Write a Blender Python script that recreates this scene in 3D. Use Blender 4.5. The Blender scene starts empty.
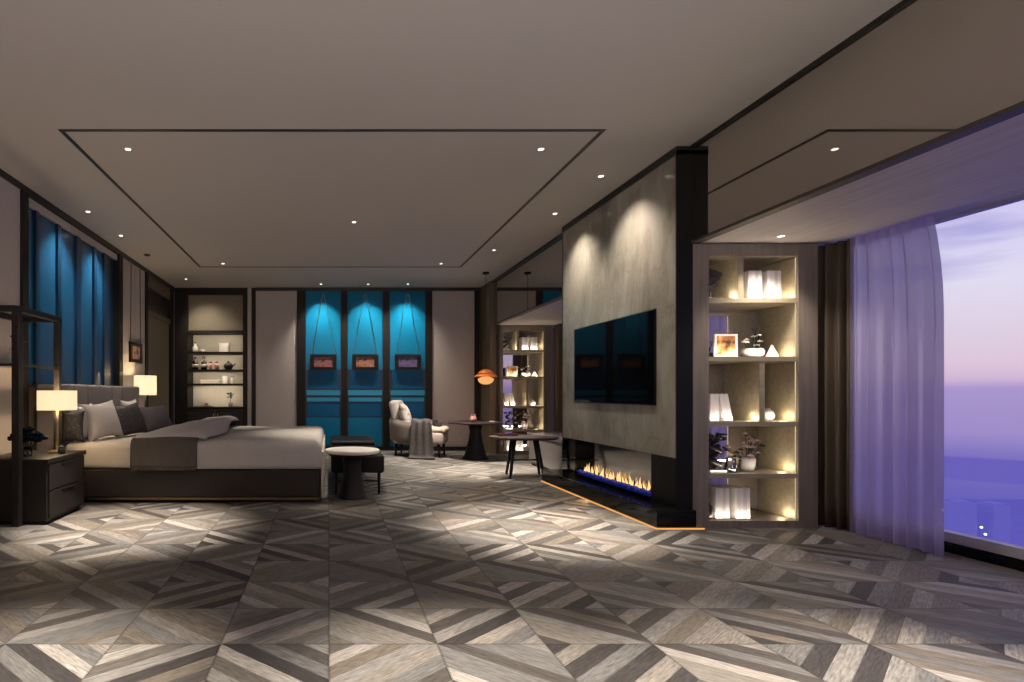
import bpy, bmesh, math, random
from mathutils import Vector, Matrix
random.seed(7)
S = bpy.context.scene
COL = S.collection
PI = math.pi
F, VX, VY = 560.0, 329.0, 393.0      # focal length and vanishing point in pixels
HC = 1.01                            # camera height
ZC = 2.859                           # ceiling height
XL, XM, XW = -2.72, 2.72, 3.92       # left wall, mirror plane, window plane
YB, Y0 = 9.86, -1.6                  # far wall, wall behind the camera
ZS = 2.134                           # soffit underside
YK = 4.195                           # front of near bookcase

# ------------------------------------------------------------------ helpers
def B(): return bmesh.new()

def bx(bm, x0, x1, y0, y1, z0, z1, bev=0, seg=2):
    r = bmesh.ops.create_cube(bm, size=1)
    vs = r['verts']
    for v in vs:
        v.co.x = x0 + (v.co.x + .5) * (x1 - x0)
        v.co.y = y0 + (v.co.y + .5) * (y1 - y0)
        v.co.z = z0 + (v.co.z + .5) * (z1 - z0)
    if bev:
        es = list({e for v in vs for e in v.link_edges})
        bmesh.ops.bevel(bm, geom=es, offset=bev, segments=seg, profile=.5, affect='EDGES')
    return bm

def lathe(bm, prof, n=32, c=(0, 0, 0), sx=1, sy=1):
    rings = []
    for r, z in prof:
        if r < 1e-5:
            rings.append([bm.verts.new((c[0], c[1], c[2] + z))])
        else:
            rings.append([bm.verts.new((c[0] + sx * r * math.cos(2 * PI * k / n), c[1] + sy * r * math.sin(2 * PI * k / n), c[2] + z)) for k in range(n)])
    for a, b in zip(rings, rings[1:]):
        if len(a) == 1 and len(b) == 1: continue
        for k in range(n):
            k2 = (k + 1) % n
            if len(a) == 1: bm.faces.new((a[0], b[k2], b[k]))
            elif len(b) == 1: bm.faces.new((a[k], a[k2], b[0]))
            else: bm.faces.new((a[k], a[k2], b[k2], b[k]))
    return bm

def tube(bm, pts, r, n=8, r2=None, cap=True):
    pts = [Vector(p) for p in pts]
    r2 = r if r2 is None else r2
    rings = []
    for i, p in enumerate(pts):
        d = (pts[min(i + 1, len(pts) - 1)] - pts[max(i - 1, 0)]).normalized()
        up = Vector((0, 0, 1)) if abs(d.z) < .9 else Vector((1, 0, 0))
        a = d.cross(up).normalized(); b = d.cross(a).normalized()
        rr = r + (r2 - r) * i / (len(pts) - 1)
        rings.append([bm.verts.new(p + rr * (a * math.cos(2 * PI * k / n) + b * math.sin(2 * PI * k / n))) for k in range(n)])
    for A, C in zip(rings, rings[1:]):
        for k in range(n):
            bm.faces.new((A[k], A[(k + 1) % n], C[(k + 1) % n], C[k]))
    if cap:
        bm.faces.new(rings[0][::-1]); bm.faces.new(rings[-1])
    return bm

def sheet(bm, P, nu, nv, close_u=False):
    """grid surface from P(u,v), u,v in 0..1"""
    g = [[bm.verts.new(P(i / nu, j / nv)) for j in range(nv + 1)] for i in range(nu + (0 if close_u else 1))]
    N = len(g)
    for i in range(nu):
        for j in range(nv):
            bm.faces.new((g[i][j], g[(i + 1) % N][j], g[(i + 1) % N][j + 1], g[i][j + 1]))
    return bm

def prism(bm, poly, axis, a, b):
    """extrude 2-D polygon along axis 'x','y','z' from a to b"""
    def pt(p, t):
        return {'x': (t, p[0], p[1]), 'y': (p[0], t, p[1]), 'z': (p[0], p[1], t)}[axis]
    A = [bm.verts.new(pt(p, a)) for p in poly]; C = [bm.verts.new(pt(p, b)) for p in poly]
    bm.faces.new(A); bm.faces.new(C[::-1])
    n = len(poly)
    for k in range(n):
        bm.faces.new((A[k], C[k], C[(k + 1) % n], A[(k + 1) % n]))
    return bm

def obj(name, bm, mat, parent=None, smooth=False, solid=0, sub=0, bevel=0, loc=None):
    bmesh.ops.recalc_face_normals(bm, faces=bm.faces)
    me = bpy.data.meshes.new(name); bm.to_mesh(me); bm.free()
    me.materials.append(mat)
    if smooth:
        for p in me.polygons: p.use_smooth = True
    o = bpy.data.objects.new(name, me); COL.objects.link(o)
    if parent: o.parent = parent
    if loc: o.location = loc
    if solid:
        m = o.modifiers.new('solid', 'SOLIDIFY'); m.thickness = solid; m.offset = 0
    if bevel:
        m = o.modifiers.new('bevel', 'BEVEL'); m.width = bevel; m.segments = 2; m.limit_method = 'ANGLE'
    if sub:
        m = o.modifiers.new('sub', 'SUBSURF'); m.levels = sub; m.render_levels = sub
    return o

def tag(o, label, cat, group=None):
    o['label'] = label; o['category'] = cat
    if group: o['group'] = group
    return o

def thing(name, label, cat, loc=(0, 0, 0), rz=0, group=None):
    o = bpy.data.objects.new(name, None); COL.objects.link(o)
    o.location = loc; o.rotation_euler = (0, 0, rz); o.empty_display_size = .1
    return tag(o, label, cat, group)

def struct(name, bm, mat, parent=None, **k):
    o = obj(name, bm, mat, parent, **k)
    if not parent: o['kind'] = 'structure'
    return o

def dup(root, label, group=None, off=None, loc=None):
    def cp(o, par):
        c = o.copy(); COL.objects.link(c)
        if par: c.parent = par
        for ch in o.children: cp(ch, c)
        return c
    r = cp(root, None)
    r['label'] = label
    if group: r['group'] = group
    if off: r.location = Vector(root.location) + Vector(off)
    if loc: r.location = loc
    return r

# ------------------------------------------------------------------ materials
def newmat(name):
    m = bpy.data.materials.new(name); m.use_nodes = True
    nt = m.node_tree
    return m, nt, nt.nodes['Principled BSDF']

def srgb(r, g, b):
    f = lambda c: (c / 255 / 12.92) if c / 255 < .04045 else ((c / 255 + .055) / 1.055) ** 2.4
    return (f(r), f(g), f(b), 1)

def mat(name, c, rough=.5, metal=0, spec=.5, emit=None, es=0, noise=0, nscale=30, bump=0, stretch=None, coat=0):
    m, nt, p = newmat(name)
    c = tuple(c)[:3] + (1,)
    p.inputs['Base Color'].default_value = c
    p.inputs['Roughness'].default_value = rough
    p.inputs['Metallic'].default_value = metal
    p.inputs['Specular IOR Level'].default_value = spec
    p.inputs['Coat Weight'].default_value = coat
    if emit:
        p.inputs['Emission Color'].default_value = tuple(emit)[:3] + (1,)
        p.inputs['Emission Strength'].default_value = es
    if noise or bump:
        tc = nt.nodes.new('ShaderNodeTexCoord'); mp = nt.nodes.new('ShaderNodeMapping')
        nt.links.new(tc.outputs['Object'], mp.inputs['Vector'])
        mp.inputs['Scale'].default_value = stretch or (1, 1, 1)
        nz = nt.nodes.new('ShaderNodeTexNoise'); nz.inputs['Scale'].default_value = nscale; nz.inputs['Detail'].default_value = 4
        nt.links.new(mp.outputs[0], nz.inputs['Vector'])
        if noise:
            mx = nt.nodes.new('ShaderNodeMix'); mx.data_type = 'RGBA'
            mx.inputs[6].default_value = tuple(x * (1 - noise) for x in c[:3]) + (1,)
            mx.inputs[7].default_value = tuple(min(1, x * (1 + noise)) for x in c[:3]) + (1,)
            nt.links.new(nz.outputs['Fac'], mx.inputs[0]); nt.links.new(mx.outputs[2], p.inputs['Base Color'])
        if bump:
            b = nt.nodes.new('ShaderNodeBump'); b.inputs['Strength'].default_value = bump; b.inputs['Distance'].default_value = .01
            nt.links.new(nz.outputs['Fac'], b.inputs['Height']); nt.links.new(b.outputs[0], p.inputs['Normal'])
    return m

def math_node(nt, op, a, b=None):
    n = nt.nodes.new('ShaderNodeMath'); n.operation = op
    for i, v in enumerate((a, b)):
        if v is None: continue
        if isinstance(v, (int, float)): n.inputs[i].default_value = v
        else: nt.links.new(v, n.inputs[i])
    return n.outputs[0]

def floor_mat():
    m, nt, p = newmat('striped_hide_floor')
    mn = lambda op, a, b=None: math_node(nt, op, a, b)
    tc = nt.nodes.new('ShaderNodeTexCoord'); sp = nt.nodes.new('ShaderNodeSeparateXYZ')
    nt.links.new(tc.outputs['Object'], sp.inputs[0])
    u = mn('DIVIDE', sp.outputs[0], .4346); v = mn('DIVIDE', mn('SUBTRACT', sp.outputs[1], 2.253), .372)
    iu = mn('FLOOR', u); iv = mn('FLOOR', v); fu = mn('SUBTRACT', u, iu); fv = mn('SUBTRACT', v, iv)
    par = mn('FLOORED_MODULO', mn('ADD', iu, iv), 2)
    # par 0 -> fu, par 1 -> 1-fu
    fm = mn('ADD', mn('MULTIPLY', fu, mn('SUBTRACT', 1, par)), mn('MULTIPLY', mn('SUBTRACT', 1, fu), par))
    c = mn('MULTIPLY', mn('ADD', fm, fv), 4.0)
    k = mn('FLOOR', c); fk = mn('SUBTRACT', c, k)
    cv = nt.nodes.new('ShaderNodeCombineXYZ')
    nt.links.new(iu, cv.inputs[0]); nt.links.new(iv, cv.inputs[1]); nt.links.new(k, cv.inputs[2])
    wn = nt.nodes.new('ShaderNodeTexWhiteNoise'); wn.noise_dimensions = '3D'
    nt.links.new(cv.outputs[0], wn.inputs['Vector'])
    rp = nt.nodes.new('ShaderNodeValToRGB'); rp.color_ramp.interpolation = 'CONSTANT'
    cols = [(0, (.038, .035, .036)), (.10, (.062, .056, .054)), (.22, (.098, .090, .084)), (.35, (.128, .112, .096)), (.48, (.118, .117, .118)),
            (.58, (.168, .156, .144)), (.68, (.178, .172, .168)), (.79, (.215, .200, .185)), (.90, (.265, .252, .240))]
    el = rp.color_ramp.elements
    while len(el) < len(cols): el.new(.5)
    for e, (pos, cc) in zip(el, cols): e.position = pos; e.color = cc + (1,)
    alt = mn('FLOORED_MODULO', mn('ADD', k, mn('ADD', iu, iv)), 2)
    nt.links.new(mn('ADD', mn('MULTIPLY', wn.outputs['Value'], .68), mn('MULTIPLY', alt, .32)), rp.inputs[0])
    nz = nt.nodes.new('ShaderNodeTexNoise'); nz.inputs['Scale'].default_value = 9; nz.inputs['Detail'].default_value = 7; nz.inputs['Roughness'].default_value = .62
    # fibre runs along the strips: stretch the grain on the strip direction
    cvn = nt.nodes.new('ShaderNodeCombineXYZ')
    nt.links.new(mn('MULTIPLY', mn('SUBTRACT', fm, fv), .5), cvn.inputs[0]); nt.links.new(mn('MULTIPLY', c, 1.1), cvn.inputs[1])
    nt.links.new(mn('ADD', mn('MULTIPLY', iu, 3.7), mn('MULTIPLY', iv, 9.1)), cvn.inputs[2])
    nt.links.new(cvn.outputs[0], nz.inputs['Vector'])
    fac = mn('MAXIMUM', mn('SUBTRACT', mn('MULTIPLY', nz.outputs['Fac'], 2.4), .2), .15)
    # seam darkening
    def edge(f, w): return mn('MINIMUM', mn('LESS_THAN', f, w), 1)
    seam = mn('MAXIMUM', mn('LESS_THAN', mn('MINIMUM', fu, mn('SUBTRACT', 1, fu)), .012), mn('LESS_THAN', mn('MINIMUM', fv, mn('SUBTRACT', 1, fv)), .014))
    seam = mn('MAXIMUM', seam, mn('MULTIPLY', mn('LESS_THAN', fk, .05), .6))
    fac = mn('MULTIPLY', fac, mn('SUBTRACT', 1, mn('MULTIPLY', seam, .38)))
    vm = nt.nodes.new('ShaderNodeVectorMath'); vm.operation = 'SCALE'
    nt.links.new(rp.outputs[0], vm.inputs[0]); nt.links.new(fac, vm.inputs[3])
    nt.links.new(vm.outputs[0], p.inputs['Base Color'])
    p.inputs['Roughness'].default_value = .55; p.inputs['Specular IOR Level'].default_value = .25
    bp = nt.nodes.new('ShaderNodeBump'); bp.inputs['Strength'].default_value = .15; bp.inputs['Distance'].default_value = .005
    nt.links.new(nz.outputs['Fac'], bp.inputs['Height']); nt.links.new(bp.outputs[0], p.inputs['Normal'])
    return m

def wood(name, a, b, scale=8, stretch=(1, 1, .06), rough=.5):
    m, nt, p = newmat(name)
    tc = nt.nodes.new('ShaderNodeTexCoord'); mp = nt.nodes.new('ShaderNodeMapping'); mp.inputs['Scale'].default_value = stretch
    nt.links.new(tc.outputs['Object'], mp.inputs['Vector'])
    nz = nt.nodes.new('ShaderNodeTexNoise'); nz.inputs['Scale'].default_value = scale * 6; nz.inputs['Detail'].default_value = 6; nz.inputs['Distortion'].default_value = .3
    nt.links.new(mp.outputs[0], nz.inputs['Vector'])
    rp = nt.nodes.new('ShaderNodeValToRGB'); rp.color_ramp.elements[0].position = .3; rp.color_ramp.elements[1].position = .7
    rp.color_ramp.elements[0].color = tuple(a) + (1,); rp.color_ramp.elements[1].color = tuple(b) + (1,)
    nt.links.new(nz.outputs['Fac'], rp.inputs[0]); nt.links.new(rp.outputs[0], p.inputs['Base Color'])
    p.inputs['Roughness'].default_value = rough
    return m

def marble_mat():
    m, nt, p = newmat('beige_marble')
    tc = nt.nodes.new('ShaderNodeTexCoord'); mp = nt.nodes.new('ShaderNodeMapping')
    mp.inputs['Rotation'].default_value = (math.radians(-48), 0, 0); mp.inputs['Scale'].default_value = (1, 1.9, .75)
    nt.links.new(tc.outputs['Object'], mp.inputs['Vector'])
    nz = nt.nodes.new('ShaderNodeTexNoise'); nz.inputs['Scale'].default_value = 1.9; nz.inputs['Detail'].default_value = 10; nz.inputs['Roughness'].default_value = .62; nz.inputs['Distortion'].default_value = .35
    nt.links.new(mp.outputs[0], nz.inputs['Vector'])
    rp = nt.nodes.new('ShaderNodeValToRGB'); e = rp.color_ramp.elements
    e[0].position = .34; e[0].color = (.185, .172, .148, 1)
    e[1].position = .66; e[1].color = (.36, .345, .312, 1)
    x = e.new(.5); x.color = (.295, .275, .238, 1)
    x = e.new(.515); x.color = (.235, .218, .188, 1)
    x = e.new(.53); x.color = (.30, .28, .243, 1)
    nt.links.new(nz.outputs['Fac'], rp.inputs[0]); nt.links.new(rp.outputs[0], p.inputs['Base Color'])
    p.inputs['Roughness'].default_value = .12; p.inputs['Specular IOR Level'].default_value = .35
    return m

def mirror(name, c, rough=.03):
    m, nt, p = newmat(name)
    p.inputs['Base Color'].default_value = tuple(c) + (1,); p.inputs['Metallic'].default_value = 1; p.inputs['Roughness'].default_value = rough
    return m

def glass(name, tint=(1, 1, 1), refl=1.0, base=.0):
    m = bpy.data.materials.new(name); m.use_nodes = True; nt = m.node_tree; nt.nodes.clear()
    out = nt.nodes.new('ShaderNodeOutputMaterial'); mx = nt.nodes.new('ShaderNodeMixShader')
    tr = nt.nodes.new('ShaderNodeBsdfTransparent'); tr.inputs[0].default_value = tuple(tint) + (1,)
    gl = nt.nodes.new('ShaderNodeBsdfGlossy'); gl.inputs['Roughness'].default_value = .02
    fr = nt.nodes.new('ShaderNodeFresnel'); fr.inputs[0].default_value = 1.35
    f = math_node(nt, 'ADD', math_node(nt, 'MULTIPLY', fr.outputs[0], refl), base)
    nt.links.new(f, mx.inputs[0]); nt.links.new(tr.outputs[0], mx.inputs[1]); nt.links.new(gl.outputs[0], mx.inputs[2])
    nt.links.new(mx.outputs[0], out.inputs[0])
    return m

def sheer_mat():
    m = bpy.data.materials.new('sheer_voile'); m.use_nodes = True; nt = m.node_tree; nt.nodes.clear()
    out = nt.nodes.new('ShaderNodeOutputMaterial')
    a = nt.nodes.new('ShaderNodeMixShader'); b = nt.nodes.new('ShaderNodeMixShader')
    df = nt.nodes.new('ShaderNodeBsdfDiffuse'); df.inputs[0].default_value = (.40, .36, .50, 1)
    tl = nt.nodes.new('ShaderNodeBsdfTranslucent'); tl.inputs[0].default_value = (.62, .54, .76, 1)
    tr = nt.nodes.new('ShaderNodeBsdfTransparent')
    a.inputs[0].default_value = .5; b.inputs[0].default_value = .12
    nt.links.new(df.outputs[0], a.inputs[1]); nt.links.new(tl.outputs[0], a.inputs[2])
    nt.links.new(a.outputs[0], b.inputs[1]); nt.links.new(tr.outputs[0], b.inputs[2])
    nt.links.new(b.outputs[0], out.inputs[0])
    return m

def emis(name, c, s):
    m = bpy.data.materials.new(name); m.use_nodes = True; nt = m.node_tree; nt.nodes.clear()
    out = nt.nodes.new('ShaderNodeOutputMaterial'); e = nt.nodes.new('ShaderNodeEmission')
    e.inputs[0].default_value = tuple(c)[:3] + (1,); e.inputs[1].default_value = s
    nt.links.new(e.outputs[0], out.inputs[0])
    return m

def art_mat(name, cols, scale=6):
    m, nt, p = newmat(name)
    tc = nt.nodes.new('ShaderNodeTexCoord')
    nz = nt.nodes.new('ShaderNodeTexNoise'); nz.inputs['Scale'].default_value = scale; nz.inputs['Detail'].default_value = 3
    nt.links.new(tc.outputs['Object'], nz.inputs['Vector'])
    rp = nt.nodes.new('ShaderNodeValToRGB')
    e = rp.color_ramp.elements
    while len(e) < len(cols): e.new(.5)
    for i, c in enumerate(cols):
        e[i].position = .35 + .3 * i / (len(cols) - 1); e[i].color = tuple(c) + (1,)
    nt.links.new(nz.outputs['Fac'], rp.inputs[0]); nt.links.new(rp.outputs[0], p.inputs['Base Color'])
    p.inputs['Roughness'].default_value = .6
    return m

MAT = dict(
    floor=floor_mat(),
    ceiling=mat('ceiling_paint', (.65, .612, .59), .8, spec=.2),
    trim=mat('dark_bronze_trim', (.012, .010, .009), .4),
    fabric=mat('wall_fabric', (.47, .425, .41), .85, spec=.15, noise=.12, nscale=60, stretch=(1, 1, .2)),
    darkframe=mat('dark_stained_frame', (.012, .009, .008), .55, spec=.25, noise=.3, nscale=20, stretch=(1, 1, .05)),
    brownpanel=wood('brown_wall_panel', (.12, .09, .055), (.17, .13, .085), 6),
    soffit=wood('grey_wood_soffit', (.44, .40, .37), (.55, .50, .47), 4, stretch=(1.0, .06, 1)),
    marble=marble_mat(), soffitedge=mat('soffit_edge', (.06, .048, .038), .5),
    blackgloss=mat('black_gloss_stone', (.005, .005, .005), .06, spec=.3),
    blackpanel=mat('black_panel', (.007, .0062, .006), .5, spec=.2, noise=.2, nscale=10, stretch=(1, 1, .05)),
    mirror=mirror('tinted_mirror', (.60, .56, .52)),
    mirrorback=mirror('smoked_mirror', (.74, .71, .78), .04),
    bookcase=wood('grey_oak', (.185, .155, .125), (.26, .22, .18), 5),
    oakedge=wood('light_oak', (.31, .265, .18), (.40, .345, .245), 5, stretch=(.08, 1, 1)),
    sheer=sheer_mat(),
    drape=mat('brown_drape', (.085, .066, .052), .85, spec=.1),
    glass=glass('window_glass', refl=.35),
    teal=mat('teal_lacquered_glass', (.004, .160, .325), .25, spec=.2),
    teallight=mat('pale_teal', (.006, .24, .46), .3),
    tealdark=mat('deep_teal_glass', (.003, .095, .235), .45, spec=.2),
    navy=mat('navy_mullion', (.003, .024, .070), .35),
    bluefabric=mat('blue_tinted_glass', (.008, .070, .175), .14, spec=.4),
    darkwood=wood('dark_wenge', (.009, .0065, .0058), (.015, .011, .009), 6, rough=.6),
    bedbase=mat('bed_base_leather', (.028, .021, .018), .6, spec=.3, noise=.25, nscale=14),
    gold=mat('brass', (.26, .18, .09), .4, metal=1),
    headboard=mat('headboard_velvet', (.22, .195, .19), .7, noise=.1, nscale=40),
    sheet=mat('cream_cotton', (.60, .535, .47), .85, spec=.1, noise=.05, nscale=10, bump=.15),
    duvet=mat('grey_white_cotton', (.50, .475, .45), .85, spec=.1, noise=.06, nscale=7, bump=.2),
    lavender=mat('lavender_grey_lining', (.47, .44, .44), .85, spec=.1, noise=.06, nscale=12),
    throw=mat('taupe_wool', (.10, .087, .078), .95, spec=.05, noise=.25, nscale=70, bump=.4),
    fringe=mat('dark_taupe_wool', (.12, .10, .085), .95, spec=.05, noise=.3, nscale=90, bump=.5),
    pillow=mat('white_pillowcase', (.62, .58, .54), .85, spec=.1, noise=.05, nscale=8, bump=.1),
    darkpillow=art_mat('dark_woven_cushion', [(.016, .014, .017), (.024, .021, .024), (.075, .065, .070)], 60),
    plumpillow=mat('plum_velvet', (.060, .048, .058), .6, noise=.2, nscale=12),
    shade=mat('lamp_shade_linen', (.8, .72, .55), .8, emit=(1, .79, .46), es=.95),
    brass2=mat('pale_brass', (.55, .45, .30), .35, metal=1),
    blackmetal=mat('black_metal', (.006, .0055, .0055), .5, spec=.3),
    blackleather=mat('black_leather', (.011, .009, .009), .6, spec=.25),
    whitetop=mat('white_stone_top', (.80, .76, .70), .35),
    chair=mat('armchair_grey_fabric', (.21, .185, .17), .9, spec=.1, noise=.1, nscale=40),
    seat=mat('blush_fabric', (.50, .41, .37), .9, spec=.1, noise=.05, nscale=40),
    plaid=mat('grey_wool_throw', (.080, .073, .072), .95, spec=.05, noise=.45, nscale=35),
    cushion=art_mat('patterned_white_cushion', [(.12, .09, .08), (.60, .56, .53), (.66, .62, .59)], 9),
    tabletop=mat('purple_brown_lacquer', (.022, .013, .016), .5, spec=.25),
    pink=mat('pink_glaze', (.55, .25, .22), .35),
    white=mat('white_glaze', (.80, .76, .70), .4),
    book=mat('white_book_cover', (.78, .74, .72), .55),
    book2=mat('pale_grey_book_cover', (.62, .58, .58), .55),
    pages=mat('book_pages', (.70, .66, .58), .8),
    dark=mat('dark_ceramic', (.02, .016, .016), .35),
    darkgreen=mat('dark_leaf', (.015, .022, .02), .6),
    navyleaf=mat('dark_blue_petals', (.006, .011, .022), .95, spec=.05),
    petal=mat('pale_pink_petals', (.55, .42, .40), .8),
    petalw=mat('cream_petals', (.72, .67, .58), .8),
    greyvase=mat('grey_ceramic_vase', (.28, .26, .26), .4),
    clear=glass('clear_glass', (.85, .85, .9), refl=1, base=.06),
    led=emis('warm_led', (1, .80, .50), .9),
    ledorange=emis('amber_led_strip', (1, .46, .13), .95),
    dlight=emis('downlight_lens', (1, .92, .8), 4.0),
    flame=emis('flame', (1, .56, .22), 1.5),
    bluestone=mat('blue_fire_glass', (.01, .02, .26), .3, emit=(.01, .03, .5), es=.10),
    log=mat('charred_log', (.05, .035, .025), .9),
    tv=mat('tv_screen', (.003, .003, .004), .03, spec=.06),
    orange=mat('orange_enamel', (.55, .13, .03), .35, emit=(1, .28, .05), es=.14),
    orangeglow=emis('glowing_diffuser', (1, .48, .16), .95),
    greylac=mat('grey_lacquer', (.19, .175, .175), .2, spec=.5),
    art1=art_mat('red_abstract', [(.05, .01, .02), (.35, .12, .10), (.10, .08, .20)], 9),
    art2=art_mat('ochre_abstract', [(.06, .01, .02), (.40, .20, .10), (.16, .05, .14)], 8),
    art3=art_mat('indigo_abstract', [(.03, .02, .05), (.16, .12, .30), (.05, .03, .10)], 8),
    art4=art_mat('portrait_tones', [(.10, .05, .04), (.45, .30, .25), (.25, .14, .12)], 10),
    art5=art_mat('amber_forest', [(.06, .02, .01), (.60, .26, .08), (.85, .55, .28)], 14),
    cream=mat('cream_niche_panel', (.44, .40, .33), .7, noise=.06, nscale=20),
    beige=mat('beige_door_panel', (.21, .175, .12), .6, noise=.08, nscale=20),
    redbrown=mat('red_brown_tray', (.12, .04, .03), .4),
    bottle=mat('dark_bottle', (.02, .010, .008), .15),
    labelwhite=mat('bottle_label', (.45, .38, .30), .7),
    hillfar=mat('far_hazy_hills', (.66, .60, .80), 1, spec=0),  # distance haze is mixed into the hill, ground and tower colours
    hill=mat('hazy_hills', (.42, .39, .72), 1, spec=0),
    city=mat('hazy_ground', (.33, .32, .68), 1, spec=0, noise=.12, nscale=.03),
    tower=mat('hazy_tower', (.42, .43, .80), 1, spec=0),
    citylight=emis('city_light', (1, .92, .85), 3.0),
)

# ------------------------------------------------------------------ camera, world
cam = bpy.data.cameras.new('camera'); co = bpy.data.objects.new('camera', cam); COL.objects.link(co)
co.location = (0, 0, HC); co.rotation_euler = (PI / 2, 0, 0)
cam.sensor_fit = 'HORIZONTAL'; cam.sensor_width = 36; cam.lens = F / 1024 * 36
cam.shift_x = (512 - VX) / 1024; cam.shift_y = (VY - 341) / 1024
cam.clip_end = 6000
S.camera = co
S.view_settings.view_transform = 'Standard'; S.view_settings.look = 'None'
S.view_settings.exposure = 0; S.view_settings.gamma = 1; S.view_settings.use_curve_mapping = False

w = bpy.data.worlds.new('dusk_sky'); S.world = w; w.use_nodes = True
nt = w.node_tree; nt.nodes.clear()
out = nt.nodes.new('ShaderNodeOutputWorld'); bg = nt.nodes.new('ShaderNodeBackground')
nt.links.new(bg.outputs[0], out.inputs[0])
tc = nt.nodes.new('ShaderNodeTexCoord'); sp = nt.nodes.new('ShaderNodeSeparateXYZ'); nt.links.new(tc.outputs['Generated'], sp.inputs[0])
mp = nt.nodes.new('ShaderNodeMapping'); mp.inputs['Scale'].default_value = (2.2, 2.2, 13); mp.inputs['Rotation'].default_value = (0.10, -0.10, 0)
nt.links.new(tc.outputs['Generated'], mp.inputs[0])
nz = nt.nodes.new('ShaderNodeTexNoise'); nz.inputs['Scale'].default_value = 1.6; nz.inputs['Detail'].default_value = 5; nt.links.new(mp.outputs[0], nz.inputs['Vector'])
z = sp.outputs[2]
wob = math_node(nt, 'MULTIPLY', math_node(nt, 'SUBTRACT', nz.outputs['Fac'], .5), .02)
zz = math_node(nt, 'ADD', math_node(nt, 'MULTIPLY', math_node(nt, 'ADD', z, wob), 1.25), .4)      # z -.32..0.48 -> 0..1
rp = nt.nodes.new('ShaderNodeValToRGB'); nt.links.new(zz, rp.inputs[0])
stops = [(-.30, (90, 90, 180)), (-.14, (96, 94, 186)), (-.075, (122, 112, 192)), (-.045, (160, 142, 204)), (.004, (172, 152, 208)), (.016, (212, 186, 216)),
         (.035, (224, 200, 222)), (.08, (226, 212, 232)), (.13, (228, 223, 244)), (.19, (214, 208, 245)), (.30, (188, 178, 238)), (.46, (150, 142, 215))]
e = rp.color_ramp.elements
while len(e) < len(stops): e.new(.5)
for el, (zv, c) in zip(e, stops): el.position = zv * 1.25 + .4; el.color = srgb(*c)
# cloud streaks, only in the upper sky
cl = nt.nodes.new('ShaderNodeMix'); cl.data_type = 'RGBA'
cm = nt.nodes.new('ShaderNodeMapRange'); cm.inputs[1].default_value = .48; cm.inputs[2].default_value = .62; nt.links.new(nz.outputs['Fac'], cm.inputs[0])
up = nt.nodes.new('ShaderNodeMapRange'); up.inputs[1].default_value = .11; up.inputs[2].default_value = .17; nt.links.new(z, up.inputs[0])
nt.links.new(math_node(nt, 'MULTIPLY', math_node(nt, 'MULTIPLY', cm.outputs[0], up.outputs[0]), .8), cl.inputs[0])
nt.links.new(rp.outputs[0], cl.inputs[6]); cl.inputs[7].default_value = srgb(150, 146, 214)
nt.links.new(cl.outputs[2], bg.inputs[0]); bg.inputs[1].default_value = 1.0

# ------------------------------------------------------------------ lights
def spot(loc, power, size=90, blend=.6, target=None, col=(1, .87, .71), r=.035, name='spot'):
    l = bpy.data.lights.new(name, 'SPOT'); l.energy = power; l.spot_size = math.radians(size); l.spot_blend = blend
    l.color = col; l.shadow_soft_size = r
    o = bpy.data.objects.new(name, l); COL.objects.link(o); o.location = loc
    if target:
        o.rotation_euler = (Vector(target) - Vector(loc)).to_track_quat('-Z', 'Y').to_euler()
    return o

def point(loc, power, col=(1, .75, .45), r=.03, name='bulb'):
    l = bpy.data.lights.new(name, 'POINT'); l.energy = power; l.color = col; l.shadow_soft_size = r
    o = bpy.data.objects.new(name, l); COL.objects.link(o); o.location = loc
    return o

def area(loc, sx, sy, power, target, col=(1, .78, .5), name='led_light'):
    l = bpy.data.lights.new(name, 'AREA'); l.shape = 'RECTANGLE'; l.size = sx; l.size_y = sy; l.energy = power; l.color = col
    o = bpy.data.objects.new(name, l); COL.objects.link(o); o.location = loc
    o.rotation_euler = (Vector(target) - Vector(loc)).to_track_quat('-Z', 'Y').to_euler()
    return o

# ------------------------------------------------------------------ room shell
struct('floor', bx(B(), XL - .4, XW + .12, Y0, YB + .6, -.12, 0), MAT['floor'])
bm = B(); bx(bm, XL - .4, XM + .02, Y0 - .1, YB + .6, ZC, ZC + .12); struct('ceiling', bm, MAT['ceiling'])
bm = B()                                     # dark inlaid outline on the ceiling
gx0, gx1, gy0, gy1, gw = -1.90, 1.943, 3.925, 8.225, .030
for a in ((gx0, gx1, gy0, gy0 + gw), (gx0, gx1, gy1 - gw, gy1), (gx0, gx0 + gw, gy0 + gw, gy1 - gw), (gx1 - gw, gx1, gy0 + gw, gy1 - gw)):
    bx(bm, *a, ZC - .004, ZC + .01)
struct('trim_1', bm, MAT['trim'])
struct('wall_rear', bx(B(), XL - .4, XW + .12, Y0 - .12, Y0, -.1, ZC + .1), MAT['fabric'])

# left wall: fabric bays, dark frames, the blue window bay, brown panel door
wl = bx(B(), XL - .4, XL - .08, Y0, YB + .6, 0, ZC)
struct('wall_left', wl, MAT['brownpanel'])
def lbay(n, y0, y1, z0, z1, m, t=.0):
    return struct(n, bx(B(), XL - .08, XL + t, y0, y1, z0, z1), m)
lbay('wall_left_panel', Y0, 4.93, .10, 2.80, MAT['fabric'])
lbay('wall_left_panel', 7.34, 7.84, .10, 2.80, MAT['fabric'])
lbay('wall_left_panel', 7.85, 8.27, .10, 2.80, MAT['fabric'])
lbay('wall_left_wainscot', 5.04, 7.22, .10, 1.08, MAT['brownpanel'], .005)
bm = B()
bx(bm, XL - .08, XL + .015, Y0, YB, 2.80, ZC)
struct('trim_2', bm, MAT['trim'])
for y0, y1 in ((4.93, 5.04), (7.22, 7.34), (8.27, 8.37), (9.62, 9.74)):
    lbay('trim_3', y0, y1, .0, 2.80, MAT['darkframe'], .02)
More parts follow.
